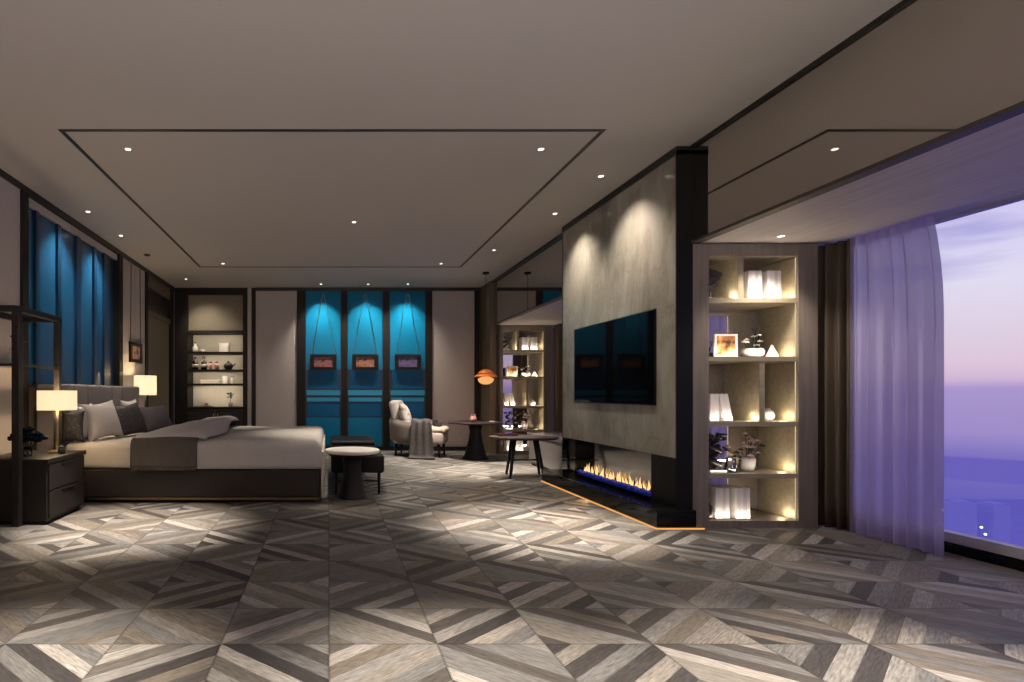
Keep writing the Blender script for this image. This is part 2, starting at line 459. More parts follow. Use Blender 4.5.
struct('baseboard_left', bx(B(), XL - .08, XL + .02, Y0, 8.27, 0, .10), MAT['darkframe'])
d = struct('door_1', bx(B(), XL - .08, XL - .03, 8.37, 9.62, 0, 2.19), MAT['beige'])
struct('door_transom', bx(B(), XL - .08, XL - .05, 8.37, 9.62, 2.27, 2.62), MAT['trim'], d)
struct('door_head', bx(B(), XL - .08, XL - .005, 8.37, 9.62, 2.19, 2.27), MAT['brownpanel'], d)
struct('door_lintel', bx(B(), XL - .08, XL - .01, 8.37, 9.62, 2.62, 2.80), MAT['brownpanel'], d)
lbay('wall_left_panel', 9.74, YB, 0, 2.80, MAT['fabric'])

w2 = struct('window_1', bx(B(), XL - .08, XL - .06, 5.04, 7.22, 1.08, 2.80), MAT['navy'])
ym = [(5.04, 5.234), (5.307, 5.66), (5.737, 6.09), (6.19, 6.537), (6.61, 6.83), (7.0, 7.20)]
for k, (a, b) in enumerate(ym):
    struct('pane', bx(B(), XL - .06, XL - .045, a, b, 1.10, 2.72), MAT['bluefabric' if k < 5 else 'navy'], w2)
for a, b in zip(ym, ym[1:]):
    struct('mullion', bx(B(), XL - .06, XL - .02, a[1] + .005, b[0] - .005, 1.08, 2.72), MAT['navy'], w2)
struct('pelmet', bx(B(), XL - .06, XL - .01, 5.04, 7.22, 2.72, 2.79), MAT['fabric'], w2)
struct('window_sill', bx(B(), XL - .06, XL + .02, 5.04, 7.22, 1.06, 1.085), MAT['darkframe'], w2)

# far wall
struct('wall_back', bx(B(), -1.285, XM + .1, YB, YB + .2, 0, ZC), MAT['brownpanel'])
struct('wall_back_alcove', bx(B(), XM, XW + .12, YB - .2, YB + .1, 0, ZS), MAT['brownpanel'])
struct('wall_back_niche', bx(B(), XL - .1, -1.28, YB + .42, YB + .5, 0, ZC), MAT['brownpanel'])
def bbay(n, x0, x1, z0, z1, m, t=.03):
    return struct(n, bx(B(), x0, x1, YB - t, YB, z0, z1), m)
bbay('wall_back_panel', -1.285, -.563, .07, 2.80, MAT['fabric'])
bbay('wall_back_panel', 1.81, 2.55, .07, 2.80, MAT['fabric'])
bbay('trim_4', -.563, -.415, 0, 2.80, MAT['darkframe'], .05)
bbay('trim_4', .215, .318, 0, 2.80, MAT['darkframe'], .05)
bbay('trim_4', .95, 1.06, 0, 2.80, MAT['darkframe'], .05)
bbay('trim_4', 1.695, 1.81, 0, 2.80, MAT['darkframe'], .05)
bbay('trim_4', 2.55, 2.64, 0, 2.80, MAT['darkframe'], .05)
bbay('trim_5', -1.285, 2.66, 2.80, ZC, MAT['trim'], .05)
struct('baseboard_back', bx(B(), -1.285, 2.70, YB - .06, YB - .05, 0, .07), MAT['darkframe'])
for k, (a, b) in enumerate(((-.415, .215), (.318, .95), (1.06, 1.695))):
    wn = struct('window_%d' % (k + 2), bx(B(), a, b, YB - .025, YB, .07, 2.80), MAT['navy'])
    g = .03
    struct('pane', bx(B(), a + .01, b - .01, YB - .035, YB - .025, 1.42, 2.79), MAT['teal'], wn)
    struct('pane', bx(B(), a + .05, b - .05, YB - .035, YB - .025, 1.09, 1.41), MAT['tealdark'], wn)
    struct('cross_band', bx(B(), a + .02, b - .02, YB - .045, YB - .025, .97, 1.06), MAT['teallight'], wn)  # paler teal bands across the panel
    struct('cross_band', bx(B(), a + .03, b - .03, YB - .042, YB - .025, .86, .93), MAT['teallight'], wn)
    struct('pane', bx(B(), a + .04, b - .04, YB - .035, YB - .025, .60, .84), MAT['tealdark'], wn)
    struct('pane', bx(B(), a + .02, b - .02, YB - .035, YB - .025, .09, .58), MAT['teal'], wn)

# mirror band above the alcove soffit, edge trims, soffit
struct('wall_right', bx(B(), XM, XM + .06, Y0, 4.19, ZS, ZC), MAT['mirror'])
struct('wall_right_mirror', bx(B(), XM, XM + .06, 6.26, 9.25, ZS, ZC), MAT['mirror'])
struct('wall_right_core', bx(B(), XM + .005, XM + .06, 4.20, 6.25, 0, ZC), MAT['blackpanel'])
struct('wall_right_pier', bx(B(), 2.66, XM + .10, 9.25, YB, 0, ZC), MAT['brownpanel'])
struct('trim_6', bx(B(), XM - .020, XM, Y0, 4.18, ZC - .022, ZC + .005), MAT['trim'])
struct('trim_6', bx(B(), XM - .035, XM, 6.26, 9.25, ZC - .03, ZC + .005), MAT['trim'])
struct('ceiling_soffit', bx(B(), XM + .06, XW + .12, Y0, YB, ZS, ZS + .12), MAT['soffit'])
struct('trim_7', bx(B(), XM - .012, XM + .06, Y0, 4.19, ZS - .004, ZS + .016), MAT['soffitedge'])
struct('trim_7', bx(B(), XM - .012, XM + .06, 6.26, 9.25, ZS - .004, ZS + .016), MAT['soffitedge'])

# big window: frame, sill, pane
wd = struct('window_5', bx(B(), XW, XW + .10, Y0, YB, 0, .07), MAT['blackgloss'])
struct('window_sill', bx(B(), XW - .01, XW + .06, Y0, YB, .07, .13), mat('pale_window_rail', (.45, .44, .55), .35), wd)
struct('window_head', bx(B(), XW + .02, XW + .10, Y0, YB, ZS - .008, ZS), MAT['soffit'], wd)
struct('glass_pane', bx(B(), XW + .03, XW + .042, Y0, YB, .13, ZS - .008), MAT['glass'], wd)

# ------------------------------------------------------------------ curtains
def curtain_mesh(p0, p1, z0, z1, n, amp, taper=0, seed=0):
    rnd = random.Random(seed); ph = [rnd.uniform(-.6, .6) for _ in range(n + 2)]
    p0, p1 = Vector(p0), Vector(p1); d = (p1 - p0); nn = Vector((-d.y, d.x)).normalized()
    def P(u, v):
        t = u * (1 - taper * max(0, (v - .70) / .30) ** 2)
        k = u * n; i = int(k); a = ph[i] * (1 - (k - i)) + ph[min(i + 1, n)] * (k - i)
        q = p0 + d * t + nn * amp * (math.sin(2 * PI * k + a) + .35 * math.sin(3.3 * PI * k + 1.7 * a)) * (.8 + .2 * (1 - v))
        return (q.x, q.y, z0 + (z1 - z0) * v)
    return sheet(B(), P, n * 16, 14)
cu = obj('sheer_curtain', curtain_mesh((3.76, 4.03), (3.755, 3.42), .012, ZS - .015, 7, .020, .10, 1), MAT['sheer'], smooth=True)
tag(cu, 'long pale lilac sheer curtain drawn back beside the big sky window', 'curtain')
cu = obj('heavy_drape', curtain_mesh((3.70, 4.30), (3.775, 4.03), .012, ZS - .012, 4, .030, 0, 2), MAT['drape'], smooth=True, solid=.004)
tag(cu, 'narrow dark brown heavy drape between the near bookcase and sheer curtain', 'curtain')
cu = obj('heavy_drape', curtain_mesh((3.72, 9.22), (3.74, 7.9), .012, ZS - .012, 10, .035, 0, 3), MAT['drape'], smooth=True, solid=.004)
tag(cu, 'brown heavy drape in the far alcove, seen past the television wall edge', 'curtain')

# ------------------------------------------------------------------ television wall with fireplace
mw = thing('fireplace_wall', 'beige marble television wall with black end column and raised black hearth below', 'fireplace wall', (2.607, 4.195, 0))
def L(bm, n, m, **k):         # world coordinates -> local to the fireplace wall
    bmesh.ops.translate(bm, verts=bm.verts, vec=(-2.607, -4.195, 0)); return obj(n, bm, m, mw, **k)
L(bx(B(), 2.607, XM, 4.205, 6.24, .52, 2.80), 'marble_panel', MAT['marble'])
L(bx(B(), 2.602, XM, 4.193, 4.205, .14, 2.83), 'end_column', MAT['blackpanel'])
L(bx(B(), 2.60, XM, 4.193, 6.25, 2.80, ZC), 'top_trim', MAT['trim'])
L(bx(B(), 2.604, XM, 6.24, 6.255, .14, 2.80), 'edge_strip', MAT['trim'])
L(bx(B(), 2.43, XM + .004, 4.15, 6.40, .015, .14, .004), 'hearth', MAT['blackgloss'])
L(bx(B(), 2.60, XM, 4.205, 4.52, .14, .52), 'pier', MAT['blackpanel'])
L(bx(B(), 2.60, XM, 5.92, 6.24, .14, .52), 'pier', MAT['blackgloss'])
L(bx(B(), 2.705, XM, 4.52, 5.92, .14, .52), 'firebox_back', mirror('fire_glass_back', (.35, .33, .31), .08))
bm = B(); bx(bm, 2.424, 2.430, 4.145, 6.40, 0, .010); bx(bm, 2.430, XM + .06, 4.143, 4.15, 0, .010)
L(bm, 'led_strip', MAT['ledorange'])
L(bx(B(), 2.596, 2.70, 4.54, 5.86, .160, .168), 'burner_tray', MAT['blackmetal'])
rnd = random.Random(4)
bm = B()
for k in range(330):
    y = rnd.uniform(4.55, 5.85); x = 2.615 + rnd.uniform(-.02, .02)
    bmesh.ops.create_icosphere(bm, subdivisions=1, radius=rnd.uniform(.012, .02), matrix=Matrix.Translation((x, y, .178 + rnd.uniform(0, .02))))
fg = L(bm, 'fire_glass', MAT['bluestone']); fg['kind'] = 'stuff'; fg['label'] = 'bed of blue fire glass pebbles'
for k in range(11):
    y = 4.62 + k * .118; bm = B()
    tube(bm, [(2.675, y - .05, .184), (2.668, y, .188), (2.676, y + .05, .190)], .014, 8)
    L(bm, 'log', MAT['log'], smooth=True)
for k in range(26):
    y = 4.57 + k * .05 + rnd.uniform(-.012, .012); h = rnd.uniform(.045, .115); lean = rnd.uniform(-.02, .02)
    bm = B()
    n = 8; prof = []
    for j in range(n + 1):
        t = j / n; prof.append((max(1e-6, .017 * math.sin(PI * min(1, t ** .6 * .98)) * (1 - t * .5)), t * h))
    lathe(bm, prof, 8)
    for v in bm.verts:
        t = v.co.z / h; v.co.y += lean * t * t + .006 * math.sin(t * 6 + k); v.co.x *= .7
    bmesh.ops.translate(bm, verts=bm.verts, vec=(2.66 + rnd.uniform(-.01, .02), y, .185))
    L(bm, 'flame', MAT['flame'], smooth=True)
area((2.41, 5.25, .03), .02, 2.1, 2.5, (1.6, 5.25, -.3), (1, .55, .2), 'hearth_glow')

tv = thing('television', 'large black flat screen television mounted on the marble wall', 'television', (2.607, 5.195, .91))
obj('bezel', bx(B(), -.011, .0, -.735, .735, 0, .773, .002), MAT['blackmetal'], tv)
obj('screen', bx(B(), -.0125, -.0105, -.727, .727, .010, .763), MAT['tv'], tv)

# ------------------------------------------------------------------ bookcase
def make_bookcase(loc, label):
    t = thing('bookcase', label, 'bookcase', loc)
    W, D, x0, x1 = .936, .40, .119, .786          # local x from the mirror-side edge
    zt = 2.128
    obj('side_panel', bx(B(), 0, x0, 0, D, 0, zt, .002), MAT['bookcase'], t)
    obj('side_panel', bx(B(), x1 + .004, W, 0, D, 0, zt, .002), MAT['bookcase'], t)
    obj('top_rail', bx(B(), x0, x1 + .004, 0, D, 2.038, zt), MAT['bookcase'], t)
    obj('plinth', bx(B(), x0, x1 + .004, 0, D, 0, .053), MAT['bookcase'], t)
    obj('mirror_back', bx(B(), x0, x1, D - .02, D - .005, .053, 2.038), MAT['mirrorback'], t)
    obj('side_lining', bx(B(), x1 - .0002, x1 + .004, .022, D - .02, .06, 2.03), MAT['oakedge'], t)
    for z in (1.722, 1.283, .795, .405):
        s = obj('shelf', bx(B(), x0, x1, .004, D - .02, z - .035, z, .002), MAT['oakedge'], t)
    obj('divider', bx(B(), .345, .385, .01, D - .02, 1.722, 2.038), MAT['oakedge'], t)
    obj('divider', bx(B(), .505, .545, .01, D - .02, .795, 1.248), MAT['oakedge'], t)
    obj('led_strip', bx(B(), x1 - .003, x1 - .0005, .020, .024, .06, 2.03), MAT['led'], t)
    for z in (.053, .405, .795, 1.283, 1.722):
        obj('led_puck', lathe(B(), [(0, 0), (.012, 0), (.012, .006), (0, .006)], 12, (.755, .07, z)), MAT['led'], t)
    for z in (.795, 1.722):
        obj('led_puck', lathe(B(), [(0, 0), (.012, 0), (.012, .006), (0, .006)], 12, (.325 if z > 1 else .485, .07, z)), MAT['led'], t)
    return t
KX = 2.727
bc = make_bookcase((KX, YK, 0), 'tall grey oak bookcase with lit shelves between television wall and curtain')
SHIFT = Vector((0.03, 9.25 - YK, 0))
bc2 = dup(bc, 'matching grey oak bookcase with lit shelves at the far end of the alcove', off=SHIFT)
for oy, pw in ((YK, 1.0), (9.25, 1.1)):
    for z in (.053, .405, .795, 1.283, 1.722):
        point((KX + .745, oy + .10, z + .035), .42 * pw, (1, .80, .50), r=.012, name='shelf_led')
        area((KX + .45, oy + .03, z + .012), .62, .012, 1.1 * pw, (KX + .45, oy + .14, z + .30), (1, .84, .66), 'shelf_strip')
    for z, x in ((.795, .485), (1.722, .325)):
        point((KX + x, oy + .07, z + .03), .35 * pw, (1, .80, .50), r=.012, name='shelf_led')

def far(o, label, group=None): return dup(o, label, group, off=SHIFT)
N = ['first', 'second', 'third', 'fourth', 'fifth', 'sixth', 'seventh', 'eighth']
# books: spine towards the room
def make_book(w, h, d, m):
    t = thing('book', 'x', 'book')
    bm = B(); bx(bm, 0, w, 0, .003, 0, h); bx(bm, 0, .003, .003, d, 0, h); bx(bm, w - .003, w, .003, d, 0, h)
    obj('cover', bm, m, t)
    obj('pages', bx(B(), .003, w - .003, .003, d - .006, .004, h - .004), MAT['pages'], t)
    return t
protos = {}
def book(x, y, z, w, h, label, group, tilt=0, m='book', flabel=None):
    k = (w, h, m)
    if k not in protos: protos[k] = b = make_book(w, h, .17, MAT[m])
    else: b = dup(protos[k], label)
    b['label'] = label; b['group'] = group; b.location = (KX + x, YK + y, z); b.rotation_euler = (0, tilt, 0)
    f = far(b, flabel, group + ' of the far bookcase')
def row(xs, z, h, what, group):
    for i, x in enumerate(xs):
        m = 'book' if i % 4 != 2 else 'book2'
        book(x, .05, z, (.0235, .0250, .0225, .0245)[i % 4], h, f'{N[i]} white book from the mirror side, {what} of the near bookcase', group, 0, m,
             f'{N[i]} white book from the pier side, {what} of the far bookcase')
row([.452 + .0262 * k for k in range(4)] + [.598 + .0262 * k for k in range(4)], 1.7225, .215, 'on the topmost shelf', 'books on the topmost shelf')
row([.205 + .0262 * k for k in range(4)] + [.362 + .0262 * k for k in range(4)], .0535, .235, 'in the bottom compartment', 'books in the bottom compartment')
for i, (x, w_, tl) in enumerate(((.165, .030, 0), (.197, .030, 0), (.268, .032, -.18), (.305, .031, -.20))):
    s = ('upright', 'upright', 'leaning', 'leaning')[i]; q = ('tallest outer', 'inner', 'steeper', 'slanting end')[i]
    book(x, .05, .7975, w_, .205, f'{q} {s} white book on the divided middle shelf, near bookcase', 'books on the middle shelf', tl, 'book',
         f'{q} {s} white book on the divided middle shelf, far bookcase')

def kthing(name, label, cat, x, y, z): return thing(name, label, cat, (KX + x, YK + y, z))
# top shelf: dark winged sculpture
t = kthing('sculpture', 'dark angular winged sculpture on the topmost shelf of near bookcase', 'sculpture', .212, .12, 1.7225)
obj('base', bx(B(), -.05, .05, -.04, .04, 0, .02), MAT['dark'], t)
for k, (z0, an) in enumerate(((.03, .5), (.09, .15), (.15, -.35))):
    bm = B(); prism(bm, [(-.06, 0), (.07, .03), (.06, .055), (-.06, .05)], 'y', -.02, .02)
    for v in bm.verts:
        x_, z_ = v.co.x, v.co.z; v.co.x = x_ * math.cos(an) - z_ * math.sin(an); v.co.z = z0 + .03 + x_ * math.sin(an) + z_ * math.cos(an)
    obj('wing', bm, MAT['dark'], t)
obj('stem', tube(B(), [(0, 0, .02), (-.01, 0, .22)], .008, 8), MAT['dark'], t)
far(t, 'dark angular winged sculpture on the topmost shelf of far bookcase')
# second shelf
t = kthing('picture_frame', 'white frame with amber forest picture standing on near bookcase', 'picture frame', .205, .06, 1.284)
bm = B()
for a in ((0, .172, 0, .014), (0, .172, .160, .174), (0, .014, .014, .160), (.158, .172, .014, .160)): bx(bm, a[0], a[1], 0, .018, a[2], a[3])
obj('frame', bm, MAT['white'], t); obj('picture', bx(B(), .014, .158, .006, .014, .014, .160), MAT['art5'], t)
obj('easel_back', prism(B(), [(.014, 0), (.07, 0), (.014, .14)], 'x', .07, .10), MAT['blackmetal'], t)
far(t, 'white frame with amber forest picture standing on far bookcase')

def flower(bm, c, r, rnd):
    for k in range(5):
        a = 2 * PI * k / 5 + rnd.random()
        m = Matrix.Translation((c[0] + .55 * r * math.cos(a), c[1] + .55 * r * math.sin(a), c[2])) @ Matrix.Diagonal((1, 1, .6, 1))
        bmesh.ops.create_icosphere(bm, subdivisions=1, radius=r * .6, matrix=m)
    bmesh.ops.create_icosphere(bm, subdivisions=1, radius=r * .45, matrix=Matrix.Translation((c[0], c[1], c[2] + r * .3)))
t = kthing('flower_bowl', 'white round bowl of cream flowers on second shelf, near bookcase', 'flower bowl', .530, .11, 1.284)
obj('bowl', lathe(B(), [(0, 0), (.045, 0), (.07, .02), (.076, .045), (.066, .068), (.058, .068), (.064, .045), (.05, .02), (0, .012)], 28), MAT['white'], t, smooth=True)
rnd = random.Random(5)
for k in range(7):
    bm = B(); p = (rnd.uniform(-.06, .06), rnd.uniform(-.03, .03), rnd.uniform(.09, .18))
    tube(bm, [(p[0] * .3, p[1] * .3, .03), p], .003, 5); obj('stem', bm, MAT['darkgreen'], t)
    bm = B(); flower(bm, p, .018, rnd); obj('bloom', bm, MAT['petalw'], t)
far(t, 'white round bowl of cream flowers on second shelf, far bookcase')
t = kthing('pyramid', 'small white pyramid ornament beside the flower bowl, near bookcase', 'ornament', .672, .10, 1.284)
obj('body', lathe(B(), [(0, 0), (.052, 0), (.05, .012), (.004, .098), (0, .1)], 4), MAT['white'], t)
obj('tip', lathe(B(), [(0, .088), (.008, .09), (0, .104)], 8), MAT['gold'], t)
far(t, 'small white pyramid ornament beside the flower bowl, far bookcase')
t = kthing('twig_vase', 'slim dark vase with bare twig behind the pyramid, near bookcase', 'vase', .672, .25, 1.284)
obj('vase', lathe(B(), [(0, 0), (.02, 0), (.026, .05), (.012, .12), (.014, .13), (0, .128)], 16), MAT['dark'], t, smooth=True)
for k in range(4):
    a = k * 1.7; bm = B(); tube(bm, [(0, 0, .12), (.02 * math.cos(a), .01 * math.sin(a), .18), (.045 * math.cos(a), .015 * math.sin(a), .24)], .003, 5, .0015)
    obj('twig', bm, MAT['darkgreen'], t)
# third shelf
t = kthing('round_vase', 'round white vase on divided middle shelf of near bookcase', 'vase', .645, .11, .796)
obj('body', lathe(B(), [(0, 0), (.022, 0), (.04, .02), (.045, .045), (.036, .072), (.018, .085), (.02, .10), (.014, .10), (.012, .085), (0, .08)], 24), MAT['white'], t, smooth=True)
obj('foot', lathe(B(), [(0, 0), (.026, 0), (.026, .006), (0, .006)], 20), MAT['gold'], t)
far(t, 'round white vase on divided middle shelf of far bookcase')
# fourth shelf
t = kthing('twisted_figurine', 'dark twisted figurine on white base beside the flower vase, near bookcase', 'figurine', .232, .09, .406)
obj('base', bx(B(), -.06, .06, -.04, .04, 0, .018, .003), MAT['white'], t)
bm = B(); tube(bm, [(.035 * math.sin(k * .75), .02 * math.cos(k * .75), .018 + k * .0125) for k in range(22)], .024, 10, .014); obj('body', bm, MAT['dark'], t, smooth=True)
for k in range(9):
    a = k * .9; bm = B(); c = (.05 * math.cos(a), .03 * math.sin(a), .26 + .03 * math.sin(2.3 * k))
    bmesh.ops.create_icosphere(bm, subdivisions=2, radius=.03, matrix=Matrix.Translation(c) @ Matrix.Rotation(a, 4, 'Z') @ Matrix.Diagonal((1.2, .5, .35, 1)))
    obj('leaf', bm, MAT['dark'], t, smooth=True)
far(t, 'dark twisted figurine on white base beside the flower vase, far bookcase')
t = kthing('flower_vase', 'grey vase of pale pink flowers on the fourth shelf, near bookcase', 'flower vase', .525, .16, .406)
obj('vase', lathe(B(), [(0, 0), (.04, 0), (.052, .04), (.056, .09), (.044, .115), (.038, .115), (.05, .09), (.045, .03), (0, .02)], 24), MAT['greyvase'], t, smooth=True)
rnd = random.Random(9)
for k in range(26):
    a = rnd.uniform(0, 2 * PI); rr = rnd.uniform(.02, .17); p = (rr * math.cos(a), .6 * rr * math.sin(a), rnd.uniform(.14, .30) - rr * .3)
    bm = B(); tube(bm, [(p[0] * .15, p[1] * .15, .08), (p[0] * .6, p[1] * .6, p[2] * .75), p], .0025, 5); obj('stem', bm, MAT['darkgreen'], t)
    bm = B(); flower(bm, p, rnd.uniform(.016, .024), rnd); obj('bloom', bm, MAT['petal' if k % 3 else 'dark'], t)
far(t, 'grey vase of pale pink flowers on the fourth shelf, far bookcase')
t = kthing('glass_jar', 'clear glass jar beside the twisted figurine, near bookcase', 'jar', .342, .08, .406)
obj('body', lathe(B(), [(0, 0), (.035, 0), (.038, .03), (.03, .09), (.033, .11)], 20), MAT['clear'], t, smooth=True, solid=.003)
obj('rim', lathe(B(), [(.031, .108), (.036, .108), (.036, .114), (.031, .114)], 20), MAT['greyvase'], t, smooth=True)
t = kthing('dark_jar', 'little dark lidded jar beside the bottom compartment books, near bookcase', 'jar', .165, .06, .0535)
obj('body', lathe(B(), [(0, 0), (.016, 0), (.02, .03), (.02, .09), (.012, .11), (0, .11)], 16), MAT['dark'], t, smooth=True)
obj('lid', lathe(B(), [(0, .11), (.014, .11), (.012, .125), (0, .135)], 16), MAT['gold'], t, smooth=True)

# ------------------------------------------------------------------ bed
bed = thing('bed', 'wide bed with dark base, cream mattress and grey upholstered headboard', 'bed', (-.085, 5.14, 0))
BL, BW = 2.36, 2.16                      # towards the headboard local x = -BL
obj('base', bx(B(), -BL, 0, 0, BW, .05, .305, .012), MAT['bedbase'], bed)
obj('base_trim', bx(B(), -BL, .002, -.003, BW + .003, .03, .05), MAT['gold'], bed)
obj('plinth', bx(B(), -BL + .05, -.05, .06, BW - .05, 0, .03), MAT['blackmetal'], bed)
obj('mattress', bx(B(), -BL, -.03, .015, BW - .015, .305, .545, .05, 4), MAT['sheet'], bed, smooth=True)
obj('foot_panel', bx(B(), .013, .037, -.005, BW + .005, .04, .47, .008), MAT['sheet'], bed)  # thin pale panel across the end of the bed
hb = obj('headboard', bx(B(), -2.60, -2.44, -.02, BW + .06, .05, 1.09, .02), MAT['headboard'], bed)
for k in range(7):                       # padded channels
    y0 = -.01 + k * .315
    obj('headboard_channel', bx(B(), -2.455, -2.385, y0, y0 + .305, .34, 1.095, .03, 3), MAT['headboard'], bed, smooth=True)
def drape(x0, x1, y0, y1, zt, zb, r, top=None, nx=40, ny=60, wav=.006, foot=False, seed=0):
    """a cloth lying over the bed: falls at y0 and y1, and at x1 when foot is set"""
    rnd = random.Random(seed); p1, p2 = rnd.random() * 6, rnd.random() * 6
    def path(s, a, b, h, ends):
        Ls = (h - r) + r * PI / 2; flat = (b - a) - r * (2 if ends == 3 else 1)
        tot = (Ls * (2 if ends == 3 else 1)) + flat; q = s * tot
        def side(q):        # distance from the hem
            if q < h - r: return 0, -h + q
            t = (q - (h - r)) / r; return r * (1 - math.cos(t)), -r * (1 - math.sin(t))
        if ends == 3 and q < Ls: o, dz = side(q); return a + o, dz
        if ends == 3: q -= Ls
        if q < flat: return a + (r if ends == 3 else 0) + q, 0
        o, dz = side(Ls - (q - flat)); return b - o, dz
    h = zt - zb
    def P(u, v):
        if foot: x, dx = path(u, x0, x1, h, 1)
        else: x, dx = x0 + (x1 - x0) * u, 0
        y, dy = path(v, y0, y1, h, 3)
        d_ = min(dx, dy)
        k = 1 if d_ > -r * .5 else min(1.0, -d_ / h)
        z = zt + d_ + (top(x, y) if top and d_ > -r * .9 else 0) + wav * math.sin(x * 7 + p1) * math.cos(y * 5 + p2) * (d_ > -r)
        if d_ < -r:
            q = wav * 1.5 * math.sin((x if dy < dx else y) * 16 + p1) * k
            if dy < dx: y += -abs(q) if v < .5 else abs(q)
            elif foot: x += abs(q)
        return (x, y, z)
    return sheet(B(), P, nx, ny)
du = obj('duvet', drape(-1.20, .010, -.006, BW + .006, .575, .315, .07, foot=True, nx=44, seed=2), MAT['duvet'], bed, smooth=True, solid=.012)
du['label'] = 'grey-white duvet over the foot half'
def ss(t): t = min(1, max(0, t)); return t * t * (3 - 2 * t)
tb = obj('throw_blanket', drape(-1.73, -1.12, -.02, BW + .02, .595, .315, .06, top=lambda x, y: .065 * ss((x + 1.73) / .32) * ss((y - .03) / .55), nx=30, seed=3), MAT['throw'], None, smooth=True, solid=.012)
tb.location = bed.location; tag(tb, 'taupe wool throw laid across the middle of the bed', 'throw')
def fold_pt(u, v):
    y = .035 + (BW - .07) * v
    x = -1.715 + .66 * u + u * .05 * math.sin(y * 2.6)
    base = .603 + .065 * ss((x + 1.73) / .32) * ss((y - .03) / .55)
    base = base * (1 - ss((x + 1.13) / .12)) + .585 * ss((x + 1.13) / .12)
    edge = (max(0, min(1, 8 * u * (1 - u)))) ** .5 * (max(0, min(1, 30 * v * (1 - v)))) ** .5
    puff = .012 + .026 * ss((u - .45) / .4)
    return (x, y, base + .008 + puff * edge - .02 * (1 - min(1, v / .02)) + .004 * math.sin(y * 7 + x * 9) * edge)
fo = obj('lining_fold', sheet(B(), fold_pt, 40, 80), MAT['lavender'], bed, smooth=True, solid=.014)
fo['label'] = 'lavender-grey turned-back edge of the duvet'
bm = B()
rnd = random.Random(3)
for k in range(100):
    x = -1.725 + k * .0060
    tube(bm, [(x, -.026, .33), (x + rnd.uniform(-.006, .006), -.036, .312), (x + rnd.uniform(-.01, .01), -.03, .30)], .003, 4)
fr = obj('fringe', bm, MAT['fringe'], tb); fr['kind'] = 'stuff'; fr['label'] = 'dark taupe fringe along the hem'

def pillow_mesh(w, h, t):
    bm = B()
    n = 18
    def P(sgn):
        def f(u, v):
            a, b = 2 * u - 1, 2 * v - 1
            th = t * 1.15 * (max(0, 1 - abs(a) ** 2.6) ** .62) * (max(0, 1 - abs(b) ** 2.6) ** .62)
            k = 1 - .16 * (1 - a * a) * abs(b) ** 3 ; kk = 1 - .16 * (1 - b * b) * abs(a) ** 3
            return (sgn * th * .5, a * w / 2 * kk, (b * k + 1) * h / 2)
        return f
    sheet(bm, P(1), n, n); sheet(bm, P(-1), n, n)
    bmesh.ops.remove_doubles(bm, verts=bm.verts, dist=1e-4)
    return bm
def pillow(X, Y, w, h, t, z, rz, lean, m, label, cat='pillow', name='pillow', piping=None, roll=0):
    o = thing(name, label, cat, (X, Y, z)); o.rotation_euler = (roll, -lean, rz)
    obj('pillowcase', pillow_mesh(w, h, t), MAT[m], o, smooth=True)
    bm = B(); pts = [(0, (a / 14 - .5) * w * .96, .012 * h) for a in range(15)]; tube(bm, pts, .004, 6); obj('seam', bm, MAT[piping or m], o, smooth=True)
    return o
zp = .55
pillow(-2.375, 5.45, .46, .36, .13, zp, 0, .10, 'pillow', 'white pillow at the bed edge behind the lamp pole')
pillow(-2.37, 5.185, .20, .30, .08, zp, -1.25, .08, 'darkpillow', 'small dark patterned cushion at the bed edge behind the lamp pole', 'cushion', 'cushion')
pillow(-2.20, 5.56, .48, .40, .16, zp, -.40, .34, 'pillow', 'plump white pillow in front, between two dark cushions', roll=.07)
pillow(-2.09, 5.97, .44, .38, .15, zp, -.60, .42, 'darkpillow', 'dark woven cushion leaning on the plump white pillow', 'cushion', 'cushion', roll=.10)
pillow(-2.25, 6.50, .52, .40, .13, zp, 0, .22, 'pillow', 'white pillow standing tall behind the dark cushions')
pillow(-2.00, 6.68, .44, .36, .15, zp, -.60, .55, 'plumpillow', 'smooth plum cushion farthest along the headboard', 'cushion', 'cushion', roll=.05)

# ------------------------------------------------------------------ bedside furniture
ns = thing('bedside_cabinet', 'dark wood bedside cabinet with tall open frame beside the bed', 'cabinet', (-2.70, 4.24, 0))
obj('body', bx(B(), 0, .54, .04, .69, .03, .47, .004), MAT['darkwood'], ns)
obj('top', bx(B(), 0, .56, .03, .70, .47, .505, .004), MAT['darkwood'], ns)
obj('plinth', bx(B(), .02, .52, .07, .66, 0, .03), MAT['blackmetal'], ns)
for k in range(2):
    dr = obj('drawer', bx(B(), .54, .555, .06, .67, .05 + k * .21, .25 + k * .21, .003), MAT['darkwood'], ns)
    obj('drawer_pull', bx(B(), .555, .562, .26, .47, .225 + k * .21, .235 + k * .21), MAT['blackmetal'], dr)
for (x, y) in ((.34, 0), (0.01, 0)):
    obj('post', bx(B(), x - .030, x + .026, -.028, .028, 0, 1.668, .004), MAT['darkwood'], ns)
for (x, y) in ((.34, .63), (.01, .63)):
    obj('post', bx(B(), x - .025, x + .025, y - .025, y + .025, .505, 1.668, .004), MAT['darkwood'], ns)
for z in (1.625, 1.655):
    pass
for a in ((0.01, .34, -.025, .025), (.01, .34, .605, .655), (.315, .365, 0, .63), (-.005, .035, 0, .63)):
    obj('rail', bx(B(), *a, 1.625, 1.672, .004), MAT['darkwood'], ns)
for a in ((.01, .34, -.010, .010), (.334, .350, 0, .63)):
    obj('shelf_rail', bx(B(), *a, 1.215, 1.235), MAT['darkwood'], ns)
obj('glass_shelf', bx(B(), .01, .335, .012, .618, 1.220, 1.230), MAT['clear'], ns)
t = thing('ornament_vase', 'pale vase with brown dried blooms on the open frame shelf', 'vase', (-2.48, 4.40, 1.2305))
